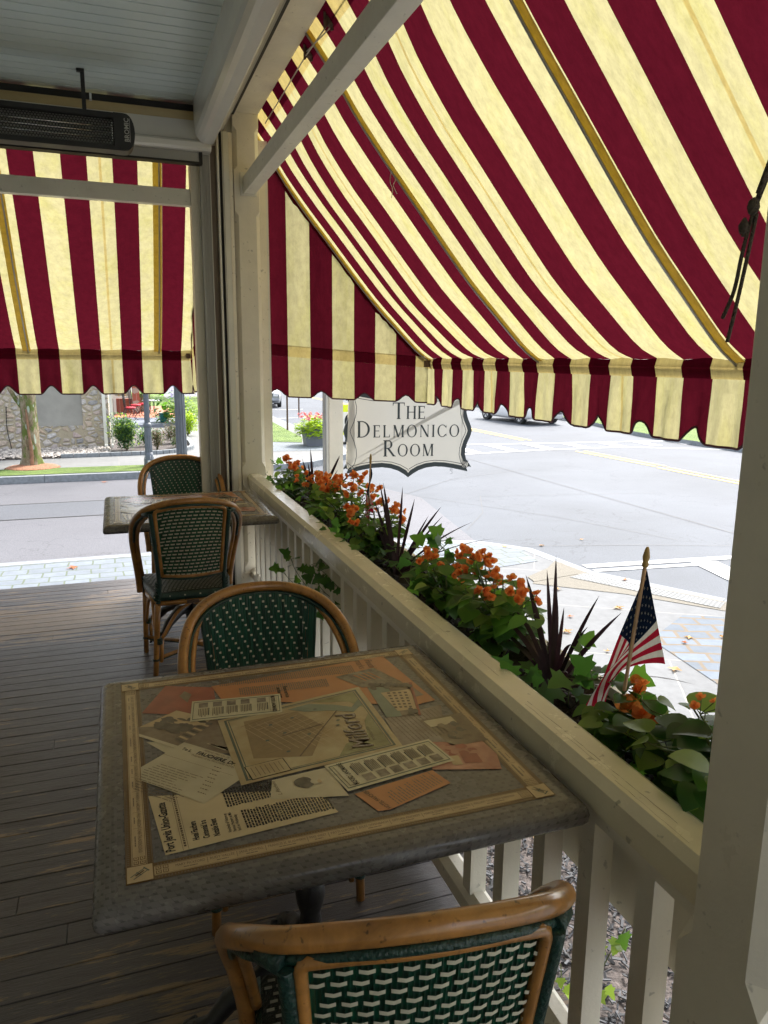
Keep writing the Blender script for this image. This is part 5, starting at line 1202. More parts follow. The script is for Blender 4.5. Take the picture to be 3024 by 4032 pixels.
spikes((PX, 2.84, PZ), 'middle dark purple spiky plant with blades leaning over the road', [(.25, 1, .38, .03), (.45, 1, .40, .06), (-.1, 1, .37, .02), (-.35, 1, .36, .03), (-.7, .9, .40, .12), (-.95, .75, .46, .18), (-1.1, .7, .48, .22), (-1.3, .35, .40, .25), (.9, .9, .42, .45), (-.5, .9, .30, .05)], 42)
spikes((PX, 4.22, PZ), 'farthest dark purple spiky plant in front of the hanging sign', [(.5, 1, .36, .12), (-.05, 1, .36, .0), (-.5, 1, .38, .05), (-.75, 1, .40, .05), (-1.0, .9, .42, .08), (-.9, 1.05, .34, .1), (-1.3, .45, .45, .2), (-1.5, .3, .5, .25)], 43)
random.seed(50)
ivy((PX, 2.55, PZ), 'dark ivy clump with leaves reaching up against the grey road', [[(0, 0, 0), (0, -.05, .12), (.0, -.13, .20), (.01, -.22, .27)], [(0, 0, 0), (-.03, .05, .1), (0, -.02, .18), (.02, -.10, .24)], [(0, -.05, 0), (-.04, -.15, .08), (-.06, -.25, .10)], [(0, .1, 0), (-.05, .18, .08), (-.08, .3, .09)], [(0, 0, 0), (.05, -.1, .1), (.05, -.2, .13)]], 51, .06)
ivy((PX, 1.45, PZ), 'dark ivy with broad leaves between the nearest spiky plant and the larger flag', [[(0, .1, 0), (-.02, .06, .09), (0, -.02, .13), (.01, -.1, .15)], [(-.02, .25, 0), (-.08, .22, .05), (-.12, .14, .06), (-.13, .05, .05)], [(0, -.1, 0), (-.05, -.15, .05), (-.06, -.22, .06)], [(.02, 0, 0), (.04, .06, .1), (.02, .1, .14)]], 52, .062)
ivy((PX, 3.3, PZ), 'dark ivy spilling over the rail edge below the orange flowers', [[(-.05, .3, 0), (-.12, .2, .08), (-.15, 0, .10), (-.14, -.2, .10)], [(-.05, 0, 0), (-.12, -.15, .08), (-.14, -.35, .10)], [(0, .6, 0), (-.08, .55, .1), (-.13, .4, .11)]], 53, .05, 'leaf_dark')
ivy((PX, 4.85, PZ), 'green ivy at the far end of the planter by the corner post', [[(0, 0, 0), (-.08, .0, .09), (-.13, .02, .12), (-.16, .06, .14)], [(0, -.1, 0), (-.1, -.12, .1), (-.14, -.2, .11)], [(0, .1, 0), (-.03, .15, .15), (-.08, .2, .2)], [(0, -.3, 0), (-.1, -.35, .09), (-.13, -.45, .10)]], 54, .052, 'leaf')
ivy((PX, 1.05, PZ), 'ivy sprig with pointed leaves low against the near porch post', [[(-.05, -.05, 0), (-.10, -.10, .04), (-.12, -.13, .05)], [(-.02, .15, 0), (-.09, .12, .05), (-.11, .05, .06)]], 55, .055, 'leaf')
ivy((.98, 2.92, .45), 'ivy sprigs poking through the balusters above the near chair', [[(0, 0, .1), (-.11, .05, .16), (-.15, .22, .20), (-.17, .34, .20)], [(-.02, .02, 0), (-.12, .30, -.02), (-.17, .42, .08)], [(0, .2, -.05), (-.13, .45, .02), (-.17, .66, .08), (-.18, .72, .13)], [(0, .4, -.1), (-.14, .7, -.03), (-.18, .93, .0)], [(0, .1, .0), (-.14, .2, .10), (-.17, .32, .16)]], 56, .058, 'leaf_dark')
ivy((1.10, 1.45, -.30), 'bright green vine leaves showing between the near balusters', [[(0, 0, 0), (0, -.04, .22), (-.0, -.10, .40), (.02, -.13, .50)], [(.05, .1, -.3), (.02, .1, 0), (0, .1, .20)], [(0, .0, -.35), (0, .05, -.2), (-.02, .08, .05)]], 57, .052, 'leaf_lite')
# flags
def flag(loc, label, P, pole, rad, seed, n1=26, n2=14):
    """P(u,v): u down the hoist (stripes), v along the fly"""
    t = thing('small_flag', label, 'flag', loc); b = MB()
    N1, N2 = 26, 20
    def cell(i, j): return 'flag_blue' if (i < 14 and j < 8) else ('flag_red' if (i//2) % 2 == 0 else 'flag_white')
    b.grid(lambda u, v: P(u, v), N1, N2, 'flag_red', True, cell)
    for r in range(9):
        for c in range(6 if r % 2 == 0 else 5):
            u = (r+1)/10*7/13; v = .4*((c+.5)/6+(0 if r % 2 == 0 else .5/6)); ctr = P(u, v); du = (P(u+.01, v)-ctr)/.01; dv = (P(u, v+.01)-ctr)/.01; nn = du.cross(dv)
            if nn.length < 1e-9: continue
            nn.normalize(); s = .020
            for sg in (-1, 1):
                pts = []
                for k in range(10):
                    rr = s if k % 2 == 0 else s*.42; a = pi*k/5; pts.append(ctr+du*(-cos(a)*rr)+dv*(sin(a)*rr*.62)+nn*.0009*sg)
                b.raw(pts+[ctr+nn*.0009*sg], [(k, (k+1) % 10, 10) for k in range(10)], 'flag_white')
    b.build('cloth', t)
    b = MB(); b.tube(pole, rad, 'dowel', 10); b.build('pole', t)
    tp = Vector(pole[-1]); dr = (tp-Vector(pole[0])).normalized(); b = MB()
    b.tube([tp-dr*.002, tp+dr*.006, tp+dr*.008, tp+dr*.020, tp+dr*.036, tp+dr*.042], [rad*1.6, rad*1.7, rad*1.35, rad*1.9, rad*1.15, rad*.6], 'brass', 12); b.build('finial', t)
def bez(p, t):
    p = [Vector(q) for q in p]
    while len(p) > 1: p = [p[i].lerp(p[i+1], t) for i in range(len(p)-1)]
    return p[0]
def flag1(u, v):
    top = bez([(.0, -.030, .458), (.008, .012, .37), (.0, .055, .23), (.0, .100, .13), (.0, .165, .055)], v)
    bot = bez([(.022, -.085, .262), (.012, -.06, .262), (.004, .02, .215), (.0, .09, .20), (.0, .075, .07)], v)
    p = top.lerp(bot, u); return p+Vector((-.012*sin(u*9+v*5)*v*1.4-.004, 0, 0))
flag((1.05, 1.29, .69), 'larger small American flag on a wooden stick in the planter near the post', flag1, [(.006, .025, -.02), (-.004, .02, .10), (-.012, -.033, .468)], .0042, 1)
def flag2(u, v):
    top = bez([(0, .0, .42), (0, .03, .36), (0, .045, .26), (0, .04, .17)], v); bot = bez([(0, -.03, .20), (0, -.01, .22), (0, .02, .20), (0, .01, .12)], v)
    p = top.lerp(bot, u); return p+Vector((.010*sin(u*9+v*4), 0, 0))
flag((1.08, 3.22, .69), 'smaller American flag half hidden among orange flowers before the hanging sign', flag2, [(0, .05, -.02), (0, -.005, .43)], .0035, 2)

# ------------------------------------------------------------------ hanging sign
GL = {}
def glyph(ch):
    """roman capitals with thick and thin strokes and bracketed serifs; unit cap height"""
    T, th, s = .150, .055, .050
    def st(x, w, y0=0, y1=1): return [(x-w/2, y0), (x+w/2, y0), (x+w/2, y1), (x-w/2, y1)]
    def sf(x, w, y): return [(x-w/2-.075, y), (x+w/2+.075, y), (x+w/2+.02, y+(s if y < .5 else -s)), (x-w/2-.02, y+(s if y < .5 else -s))]
    def full(x, w): return [st(x, w), sf(x, w, 0), sf(x, w, 1)]
    def ln(x0, y0, x1, y1, w): return [(x0-w/2, y0), (x0+w/2, y0), (x1+w/2, y1), (x1-w/2, y1)]
    def arc(cx, cy, rx, ry, a0, a1, wmax, wmin, n=22):
        out = []
        for k in range(n):
            q = []
            for a in (a0+(a1-a0)*k/n, a0+(a1-a0)*(k+1)/n):
                w = wmin+(wmax-wmin)*abs(cos(a)); q.append(((cx+rx*cos(a), cy+ry*sin(a)), (cx+(rx-w)*cos(a), cy+(ry-wmin-(w-wmin)*.1)*sin(a))))
            out.append([q[0][0], q[1][0], q[1][1], q[0][1]])
        return out
    if ch == 'I': return full(.13, T), .26
    if ch == 'T': return full(.42, T)[:2]+[st(.42, .80, 1-th, 1), [(.02, 1), (.02, .80), (.045, .80), (.09, 1)], [(.82, 1), (.82, .80), (.795, .80), (.75, 1)]], .84
    if ch == 'H': return full(.14, T)+full(.72, T)+[[(.14, .50), (.72, .50), (.72, .50+th), (.14, .50+th)]], .86
    if ch == 'L': return full(.14, T)+[[(.14, 0), (.62, 0), (.62, th), (.14, th)], [(.62, 0), (.62, .24), (.60, .24), (.54, th)]], .66
    if ch == 'E': return full(.14, T)+[[(.14, y), (e, y), (e, y+th), (.14, y+th)] for y, e in ((0, .62), (.5, .52), (1-th, .60))]+[[(.62, 0), (.62, .22), (.60, .22), (.55, th)], [(.60, 1), (.60, .80), (.58, .80), (.53, 1-th)], [(.52, .42), (.535, .42), (.535, .63), (.52, .63)]], .68
    if ch == 'D': return full(.14, T)+arc(.30, .5, .56, .5, -pi/2, pi/2, T, th)+[[(.14, 0), (.30, 0), (.30, th), (.14, th)], [(.14, 1-th), (.30, 1-th), (.30, 1), (.14, 1)]], .92
    if ch == 'O': return arc(.48, .5, .46, .52, 0, 2*pi, T, th, 36), .96
    if ch == 'C': return arc(.50, .5, .46, .52, .62, 2*pi-.62, T, th, 30)+[[(.86, .80), (.88, .66), (.90, .98), (.875, .96)], [(.86, .20), (.88, .34), (.895, .04), (.875, .06)]], .92
    if ch == 'N': return full(.14, th)+[st(.80, th), sf(.80, th, 1)]+[ln(.16, 1, .79, 0, T*1.15)], .94
    if ch == 'M': return full(.14, th)+full(.92, T)+[ln(.17, 1, .52, 0, T*1.1), ln(.53, 0, .88, 1, th*1.1)], 1.06
    if ch == 'R': return full(.14, T)+arc(.34, .74, .28, .26, -pi/2, pi/2, T*.9, th)+[[(.14, 1-th), (.34, 1-th), (.34, 1), (.14, 1)], [(.14, .48), (.34, .48), (.34, .48+th), (.14, .48+th)], ln(.34, .49, .74, 0, T*1.1), sf(.76, T*.5, 0)], .84
    return [], .3
def sign():
    t = thing('hanging_sign', 'white scalloped hanging sign with a black border reading The Delmonico Room', 'sign', (2.535, 6.45, .94), radians(-9))
    W2, H2 = .625, .43
    # quarter outline (right, lower), mirrored into the whole
    q = [(0, -H2), (.05, -.392), (.12, -.355), (.20, -.333), (.28, -.325), (.37, -.33), (.45, -.345), (.53, -.365), (.585, -.372), (.60, -.352), (.622, -.345), (.60, -.318), (.592, -.285), (.612, -.262), (.622, -.25)]
    q2 = cr([(x, y, 0) for x, y in [(.545, -.24), (.54, -.19), (.555, -.13), (.59, -.06), (.61, 0)]], 4)
    q = [(0, -.43), (.04, -.400), (.10, -.365), (.17, -.342), (.25, -.332), (.34, -.337), (.43, -.352), (.52, -.372), (.575, -.385), (.562, -.350), (.585, -.338), (.610, -.345), (.585, -.305), (.558, -.27), (.545, -.22), (.548, -.17), (.565, -.11), (.592, -.05), (.605, 0)]
    right = q+[(x, -y) for x, y in reversed(q[:-1])]; out = right+[(-x, y) for x, y in reversed(right[1:-1])]
    def inset(d):
        n = len(out); r = []
        for i in range(n):
            a, c = Vector(out[i-1]), Vector(out[(i+1) % n]); tt = (c-a).normalized(); r.append((out[i][0]-tt.y*d, out[i][1]+tt.x*d))
        return r
    b = MB(); b.prism([(x, z) for x, z in out], 'y', -.018, .018, 'signdark'); b.build('board', t)
    i1, i2, i3 = inset(.042), inset(.056), inset(.061); n = len(out)
    for sg, nm in ((-1, 'panel'), (1, 'panel')):
        b = MB(); yy = .0195*sg; b.face([(x, yy, z) for x, z in i1], 'signwhite')
        yl = .0205*sg; b.raw([(x, yl, z) for x, z in i2]+[(x, yl, z) for x, z in i3], [(i, (i+1) % n, n+(i+1) % n, n+i) for i in range(n)], 'signdark'); b.build(nm, t)
    def word(s, cy, big, small, sp):
        b = MB()
        tot = 0; seq = []
        for i, c in enumerate(s): h = big if i == 0 else small; g, w = glyph(c); seq.append((g, h, tot)); tot += w*h*.92+sp
        tot -= sp; x0 = -tot/2
        for g, h, x in seq:
            for poly in g: b.face([(x0+x+p[0]*h*.92, -.0212, cy+p[1]*h) for p in poly], 'signdark')
        b.build('lettering', t)
    word('THE', .112, .150, .118, .014); word('DELMONICO', -.055, .150, .112, .022); word('ROOM', -.232, .150, .112, .018)
    for x, z, sgn in ((.42, -.355, -1), (.42, .355, 1), (-.42, .355, 1)):
        b = MB(); b.tube([(x+.011*cos(a), 0, z+sgn*.014+.011*sin(a)) for a in [k*pi/6 for k in range(13)]], .0025, 'steel', 6)
        b.tube([(x+.010*cos(a), .0, z+sgn*.040+.012*sin(a)) for a in [-pi*.9+k*pi/7 for k in range(10)]], .0022, 'steel', 6); b.build('hook', t)
sign()
t = thing('sign_post', 'square cream post carrying the hanging sign on an arm', 'post', (1.835, 6.48, ZW)); b = MB(); b.box(-.062, .062, -.062, .062, 0, 3.6, 'paint'); b.build('post', t)
b = MB(); b.box(.0621, 1.35, -.03, .03, 2.35, 2.42, 'paint'); b.build('arm', t)
b = MB(); b.tube([(-.098, -.02, 0), (-.098, -.02, 3.6)], .018, 'steel', 12); b.tube([(-.098, -.02, 1.50), (-.098, -.02, 1.53)], .023, 'steel', 12); b.build('conduit', t)

# ------------------------------------------------------------------ across the side street
def stone_house():
    t = thing('stone_building', 'fieldstone building with a blank grey stucco panel and white downspouts', 'building', (-2, 22.5, ZW))
    b = MB(); Y = 0; wins = (1.114, 2.85)
    # front wall built round the recessed panel
    b.box(-12, -.14, 0, 8, 0, .66, 'stonewall'); b.box(-12, -.14, .003, 8, .66, 6, 'stonewall') if False else None
    for x0, x1, z0, z1 in ((-12, -.143, .66, 6), (1.113, 1.80, .66, 6), (-.143, 1.113, 2.6, 6)): b.box(x0, x1, 0, 7, z0, z1, 'stonewall')
    b.box(-.14, 1.80, 0.0, 7, 0, .66, 'stonewall'); b.build('wall', t)
    b = MB(); b.box(-.143, 1.113, .035, .5, .66, 2.6, 'stucco'); b.box(.72, .79, .025, .036, 1.60, 1.64, 'rust'); b.build('stucco_panel', t)
    b = MB(); b.prism([(-12.3, 6), (2.1, 6), (2.1, 6.2), (-5, 9), (-12.3, 6.2)], 'y', -.4, 7.4, 'roofing'); b.build('roof', t)
    for x, y, w in ((1.64, -.10, .09), (1.83, -.02, .05), (1.86, .9, .06)):
        b = MB(); b.box(x, x+w, y, y+w*.8, .10, 6, 'white_paint'); b.prism([(y-.07, .03), (y-.05, .11), (y+w*.8, .16), (y+w*.8, .08)], 'x', x, x+w, 'white_paint'); b.build('downspout', t)
    b = MB(); b.tube([(-12, -.02, 1.0), (-1.1, -.02, .98)], .009, 'steel', 6); b.tube(cr([(-.78, -.04, 1.2), (-.80, -.05, .6), (-.72, -.08, .02)]), .012, 'black', 6); b.build('cable', t)
stone_house()
def stones():
    random.seed(8); b = MB()
    for i in range(2600):
        x = random.uniform(-6, -.25); y = random.uniform(20.55 if x < -1.4 else 20.75, 22.5); s = random.uniform(.03, .075); n = 6
        mt = Matrix.Translation((x, y, ZW+.02+random.uniform(0, .05))) @ Matrix.Rotation(random.uniform(0, 6), 4, 'Z') @ Matrix.Diagonal((s, s*random.uniform(.6, .9), s*random.uniform(.4, .7), 1))
        vs = [mt@Vector(v) for v in ((1, 0, -.2), (.5, .85, .1), (-.5, .8, -.1), (-1, 0, .1), (-.5, -.85, 0), (.5, -.8, .1), (.3, .2, .9), (-.4, -.2, .85), (0, 0, -.8))]
        b.raw(vs, [(0, 1, 6), (1, 2, 6), (2, 7, 6), (2, 3, 7), (3, 4, 7), (4, 5, 7), (5, 6, 7), (5, 0, 6), (1, 0, 8), (2, 1, 8), (3, 2, 8), (4, 3, 8), (5, 4, 8), (0, 5, 8)], 'stone')
    flat(b, [(-30, 20.5), (-1.4, 20.53), (-.25, 20.7), (-.2, 22.5), (-30, 22.5)], ZW+.012, 'darkmulch'); b.build('river_stones', kind='stuff')
stones()
b = MB(); flat(b, [(-.2, 20.8), (.75, 20.75), (1.45, 21.05), (1.95, 21.85), (2.0, 24.1), (1.6, 27.2), (-.15, 27.4)], ZW+.014, 'darkmulch'); b.build('mulch_bed', kind='structure')
def edging():
    b = MB(); pts = cr([(x, y, 0) for x, y in ((-1.4, 20.62), (-.2, 20.68), (.75, 20.74), (1.4, 20.98), (1.85, 21.5), (2.02, 22.3), (2.03, 24.3))], 4)
    for i in range(len(pts)-1):
        a, c = Vector(pts[i][:2]), Vector(pts[i+1][:2]); d = (c-a).normalized(); n = Vector((-d.y, d.x))*.06; a2, c2 = a+d*.006, c-d*.006
        slab(b, [tuple(a2-n), tuple(c2-n), tuple(c2+n), tuple(a2+n)], ZW-.02, ZW+.10, 'granite')
    b.build('stone_edging', label='low curved stone edging round the shrub bed across the side street', category='edging')
edging()
# tree
def tree():
    t = thing('street_tree', 'mossy street tree trunk with a low branch in front of the stone building', 'tree', (-1.93, 19.15, ZW)); random.seed(15); b = MB()
    k = 18; pr = [(.27, 0), (.235, .07), (.205, .22), (.185, .5), (.178, .9), (.172, 1.3), (.17, 1.7), (.165, 2.2), (.16, 3.0), (.13, 4.0)]; vs = []; 
    for r, z in pr:
        for j in range(k):
            a = 2*pi*j/k; rr = r*(1+.10*sin(a*5+z*1.2)+.05*sin(a*9+z*3)+(.12*sin(a*3) if z < .1 else 0)); vs.append((rr*cos(a)+.03*z*.3, rr*sin(a), z))
    b.raw(vs, [(i*k+j, i*k+(j+1) % k, (i+1)*k+(j+1) % k, (i+1)*k+j) for i in range(len(pr)-1) for j in range(k)], 'bark', True)
    b.tube(cr([(.02, -.20, .0), (.03, -.20, .4), (.0, -.18, .9), (-.02, -.17, 1.35)]), [.055]*4+[.04]*8+[.03]*10+[.02]*3, 'moss', 8)
    b.build('trunk', t)
    b = MB(); b.tube(cr([(-.12, 0, 1.40), (-.30, -.02, 1.72), (-.55, 0, 2.3), (-.8, .1, 3.2)]), [.06, .055, .05, .05, .05, .048, .046, .045, .044, .043, .042, .04, .04, .04, .04, .04, .04, .035, .035, .035, .03, .03, .03, .03, .03], 'bark', 8)
    for a in (.3, 1.8, 3.3, 4.7): b.tube(cr([(.03, 0, 3.2), (.8*cos(a), .8*sin(a), 4.4), (1.6*cos(a), 1.6*sin(a), 5.4)]), .05, 'bark', 6)
    b.build('limb', t)
    b = MB()
    for i in range(4200):
        a, e, r = random.uniform(0, 6.28), random.uniform(-.8, 1.4), random.uniform(.5, 1)**.5*2.2; c = Vector((r*cos(a)*cos(e), r*sin(a)*cos(e), 5.6+r*.8*sin(e)))
        leaf(b, c, rnd(1), (0, 0, 1), random.uniform(.08, .14), 'shrub', 'oval')
    b.build('crown', t)
    b = MB(); b.tube(cr([(-.02, -.1, 1.95), (.0, -.2, 1.86), (.02, -.24, 1.80)]), .004, 'stem', 4)
    for k in range(6): leaf(b, (-.12+.03*k, -.22, 1.78+.02*k), rnd(1), (0, -1, .3), .09, 'shrub', 'oval')
    b.build('sprout', t)
    b = MB(); b.lathe([(.60, 0), (.52, .035), (.28, .06)], (.03, -.20, 0), 'brownmulch', 26); b.build('mulch_ring', t)
tree()
b = MB()
# lamp posts
def lamp(loc, label, full):
    t = thing('street_lamp', label, 'lamp post', loc, 0, 'dark grey fluted lamp posts'); b = MB()
    b.lathe([(.125, 0), (.125, .03), (.118, .05), (.118, .17), (.105, .20)], mat='lamp', n=8, smooth=False); b.lathe([(.112, 0.001), (.110, .20), (.095, .26), (.088, .33)], mat='lamp', n=16); b.build('base', t)
    if full: 
        b = MB(); 
        for a0 in (-1.9, -1.0, -.3): b.prism([(.1275*cos(a0+q)*1.0, .1275*sin(a0+q)) for q in (0, .25, .5)]+[(.12*cos(a0+.25), .12*sin(a0+.25))], 'z', .02, .15, 'wornwhite')
        b.lathe([(.1145, .18), (.098, .26)], mat='wornwhite', n=5); b.build('bare_patch', t)
    b = MB(); b.lathe([(.086, .33), (.082, .6), (.078, .93)], mat='lamp', n=24, smooth=False, flute=.13); b.lathe([(.064, 1.03), (.060, 2.2), (.055, 3.3)], mat='lamp', n=24, smooth=False, flute=.13); b.build('shaft', t)
    b = MB(); b.lathe([(.080, .93), (.092, .94), (.096, .955), (.088, .97), (.095, .985), (.090, 1.0), (.075, 1.01), (.068, 1.03)], mat='lamp', n=20); b.build('collar', t)
    b = MB(); b.lathe([(.05, 3.3), (.10, 3.36), (.12, 3.42), (.16, 3.75), (.10, 3.85), (.02, 4.0)], mat='signwhite', n=14); b.build('globe', t)
lamp((.672, 18.5, ZW), 'slim grey lamp post with a scraped pale base on the far pavement edge', True)
lamp((.715, 9.25, ZW), 'thicker looking fluted lamp post nearer, rising from behind the far chair', False)
lamp((5.1, 62, ZW), 'tiny distant lamp post on the green beyond the patio', False)
# shrubs
def bush(loc, label, r, h, n, m, seed, cat='shrub', ls=.05, m2=None):
    random.seed(seed); t = thing('shrub', label, cat, loc); b = MB(); s = MB()
    for k in range(9):
        a = random.uniform(0, 6.28); e = Vector((cos(a)*r*.7, sin(a)*r*.7, h*random.uniform(.5, .9))); s.tube([(0, 0, 0), e*.5+Vector((0, 0, .04)), e], [.012, .008, .004], 'bark', 5)
    lobes = [(random.uniform(-.45, .45)*r, random.uniform(-.45, .45)*r, h*random.uniform(.3, .75), random.uniform(.35, .6)) for _ in range(9)]
    for i in range(n):
        lx, ly, lz, lr = random.choice(lobes); v = rnd(1); 
        if v.length > 1: v.normalize()
        c = Vector((lx, ly, lz))+Vector((v.x*r*lr*1.2, v.y*r*lr*1.2, v.z*h*lr*.65)); c.z = max(.02, c.z)
        leaf(b, c, rnd(1)+Vector((0, 0, .6)), (0, 0, 1), ls*random.uniform(.7, 1.3), (m2 if m2 and random.random() < .3 else m), 'oval', .1)
    s.build('branches', t); b.build('foliage', t); return t
bush((.22, 21.75, ZW), 'large rounded green shrub in the mulch bed beside the downspout', .46, 1.0, 3000, 'shrub', 61, ls=.075, m2='leaf_lite')
bush((.75, 22.6, ZW), 'small dark green shrub behind the slim lamp post', .26, .55, 900, 'leaf_dark', 62)
bush((1.02, 21.7, ZW), 'brown withered shrub right of the slim lamp post', .22, .58, 1000, 'drybush', 63, m2='shrub')
bush((1.55, 23.3, ZW), 'tall brown and green withered shrub near the patio corner', .36, .75, 1500, 'drybush', 64, m2='shrub')
bush((1.62, 22.0, ZW), 'low grey green shrub against the fluted lamp post', .26, .42, 800, 'shrub', 65, m2='drybush')
bush((2.2, 25.6, ZW), 'bright chartreuse trailing plant spilling onto the pavement', .34, .75, 1300, 'leaf_lime', 66, 'plant', .08)
# patio
b = MB(); slab(b, [(-.1, 28.6), (2.15, 29.2), (2.6, 31), (2.6, 40), (-.1, 40)], ZW-.02, ZW+.12, 'slate'); flat(b, [(-.08, 32.6), (2.55, 32.0), (2.55, 40), (-.08, 40)], ZW+.126, 'terracotta'); b.build('patio', kind='structure')
def bistro(loc, rz, label):
    t = thing('patio_chair', label, 'chair', loc, rz, 'black iron patio chairs with red cushions'); b = MB()
    for x, y in ((-.19, -.19), (.19, -.19), (-.19, .19), (.19, .19)):
        b2 = MB(); b2.tube(cr([(x*.8, y*.8, .43), (x*1.15, y*1.15, .28), (x*.85, y*.85, .14), (x*1.25, y*1.25, 0)]), .014, 'iron', 6); b2.build('leg', t)
    b.tube([(.2*cos(a), .2*sin(a), .43) for a in [k*pi/8 for k in range(17)]], .012, 'iron', 6); b.build('seat_ring', t)
    b = MB(); b.tube(cr([(-.17, -.18, .43), (-.19, -.22, .8), (-.14, -.24, 1.05), (0, -.25, 1.15), (.14, -.24, 1.05), (.19, -.22, .8), (.17, -.18, .43)]), .013, 'iron', 6); b.tube([(0, -.2, .43), (0, -.25, 1.14)], .010, 'iron', 6); b.tube([(-.08, -.2, .43), (-.08, -.24, 1.1)], .008, 'iron', 6); b.tube([(.08, -.2, .43), (.08, -.24, 1.1)], .008, 'iron', 6); b.build('backrest', t)
    b = MB(); b.lathe([(.17, .44), (.21, .455), (.215, .48), (.20, .505), (.05, .515)], mat='redcush', n=18); b.build('cushion', t)
bistro((.52, 31.3, ZW+.12), -1.4, 'black iron chair with a red cushion, the nearest and leftmost on the patio')
bistro((.78, 32.9, ZW+.13), -1.9, 'black iron chair with a red cushion left of the patio table')
bistro((1.12, 33.8, ZW+.13), 2.6, 'black iron chair with a red cushion behind the lamp post')
t = thing('patio_table', 'round metal patio table between the red cushioned chairs', 'table', (1.38, 32.0, ZW+.12)); b = MB(); b.lathe([(.02, .70), (.38, .70), (.40, .715), (.38, .73), (.02, .73)], mat='steel', n=24); b.build('tabletop', t)
for k in range(4):
    a = k*pi/2+.5; b = MB(); b.tube(cr([(.1*cos(a), .1*sin(a), .70), (.12*cos(a), .12*sin(a), .4), (.2*cos(a), .2*sin(a), .2), (.34*cos(a), .34*sin(a), 0)]), .015, 'iron', 6); b.build('leg', t)
def potted(loc, label, r, h, pm, n, lm, fl, seed, lh=.7, spread=.4, ls=.09, square=False, nf=18, fm=None, plume=None):
    random.seed(seed); t = thing('potted_plant', label, 'plant', loc); b = MB()
    if square: b.prism([(-r*.82, 0), (r*.82, 0), (r, h), (-r, h)], 'y', -r*.7, r*.7, pm); b.box(-r*1.03, r*1.03, -r*.73, r*.73, h-.05, h+.01, pm)
    else: b.lathe([(r*.66, 0), (r*.85, h*.4), (r, h*.9), (r*1.06, h*.92), (r*1.04, h), (r*.9, h)], mat=pm, n=22)
    b.build('pot', t); f = MB(); g = MB()
    for i in range(n):
        a = random.uniform(0, 6.28); rr = sqrt(random.random())*spread; c = Vector((rr*cos(a), rr*sin(a), h+random.uniform(-.05, lh)*(1-(rr/spread)**2*.7)))
        if rr > r: c.z -= random.uniform(0, h*.55)
        leaf(f, c, Vector((cos(a), sin(a), random.uniform(-.5, .9))), (0, 0, 1), ls*random.uniform(.6, 1.3), lm, 'heart' if ls < .12 else 'oval', .15, .4)
    for i in range(nf):
        a = random.uniform(0, 6.28); rr = sqrt(random.random())*spread*.9; c = Vector((rr*cos(a), rr*sin(a), h+lh*random.uniform(.7, 1.15)))
        if plume:
            for k in range(7): leaf(g, c+Vector((0, 0, k*.03)), rnd(1)+Vector((0, 0, .5)), (0, 0, 1), .04, fl, 'petal')
        else: bloom(g, c, .05, fl)
    f.build('foliage', t); g.build('flowers', t, kind='stuff'); return t
potted((1.72, 29.9, ZW+.0), 'teal glazed pot with big canna leaves and orange blooms at the patio corner', .20, .48, 'teal', 90, 'leaf', 'orange', 71, 1.15, .34, .32, nf=6)
potted((2.35, 29.6, ZW), 'tall clump of violet salvia and green leaves right of the teal pot', .22, .35, 'teal', 900, 'leaf_lite', 'violet', 72, .95, .62, .11, nf=46, plume=True)
potted((1.15, 36.2, ZW+.13), 'wooden half barrel planter with yellow and orange flowers by the brick pillar', .32, .75, 'barrel', 400, 'leaf', 'orange', 73, .55, .5, .10, nf=26)
potted((5.53, 21.75, ZW), 'slate grey street planter overflowing with chartreuse vines and pink flowers', .34, .56, 'potgrey', 1300, 'leaf_lime', 'pink', 74, .34, .56, .085, True, nf=40)
t = thing('brick_house', 'brick porch corner with white railing and leaning timbers behind the patio', 'house', (.2, 35, ZW))
b = MB(); b.box(-3, .5, 1.5, 1.8, .12, 3.2, 'siding'); b.box(-3, .48, .2, 1.8, .12, .75, 'bricks'); b.build('wall', t)
b = MB(); b.box(.50, .80, -.3, .1, .12, 3.2, 'bricks'); b.build('pillar', t)
b = MB(); b.box(-.4, .45, .0, .12, .78, .86, 'white_paint'); b.box(-.30, -.18, 0, .12, .12, .78, 'white_paint'); b.box(-.34, -.22, .0, .1, .86, 3, 'white_paint'); b.box(.38, .44, .0, .1, .86, 3, 'white_paint'); b.build('porch_frame', t)
b = MB()
for x in (-.05, .12, .22): b.tube([(x, .3, .8), (x-.1, .8, 2.6)], .03, 'woodyellow', 6)
b.build('timbers', t)
b = MB(); b.prism([(-3.4, 3.2), (1.1, 3.2), (-1, 4.6)], 'y', -.7, 4, 'roofing'); b.build('roof', t)
# distant trees on the green
def far_tree(loc, label, h, seed, n=2200, r=2.4):
    random.seed(seed); t = thing('tree', label, 'tree', loc, 0, 'trees on the distant green'); b = MB(); b.tube([(0, 0, 0), (.05, 0, h*.3), (0, .1, h*.6)], [.24, .17, .1], 'bark', 10)
    for k in range(5): a = k*1.3; b.tube([(.03, .05, h*.35), (cos(a)*r*.5, sin(a)*r*.5, h*.65)], [.08, .03], 'bark', 6)
    b.build('trunk', t); b = MB()
    for i in range(n):
        v = rnd(1)
        if v.length > 1: v.normalize()
        leaf(b, Vector((v.x*r, v.y*r, h*.68+v.z*h*.3)), rnd(1), (0, 0, 1), .22, 'shrub', 'oval')
    b.build('crown', t)
far_tree((4.1, 52, ZW), 'thin tree trunk on the lawn just left of the timber jamb', 7, 81)
far_tree((5.35, 50, ZW), 'second thin tree trunk on the lawn, partly behind the timber jamb', 7, 82)
far_tree((24, 52, ZW), 'leafy tree behind the far pavement of the main road, hidden by the awning', 8, 83, 1500, 3)
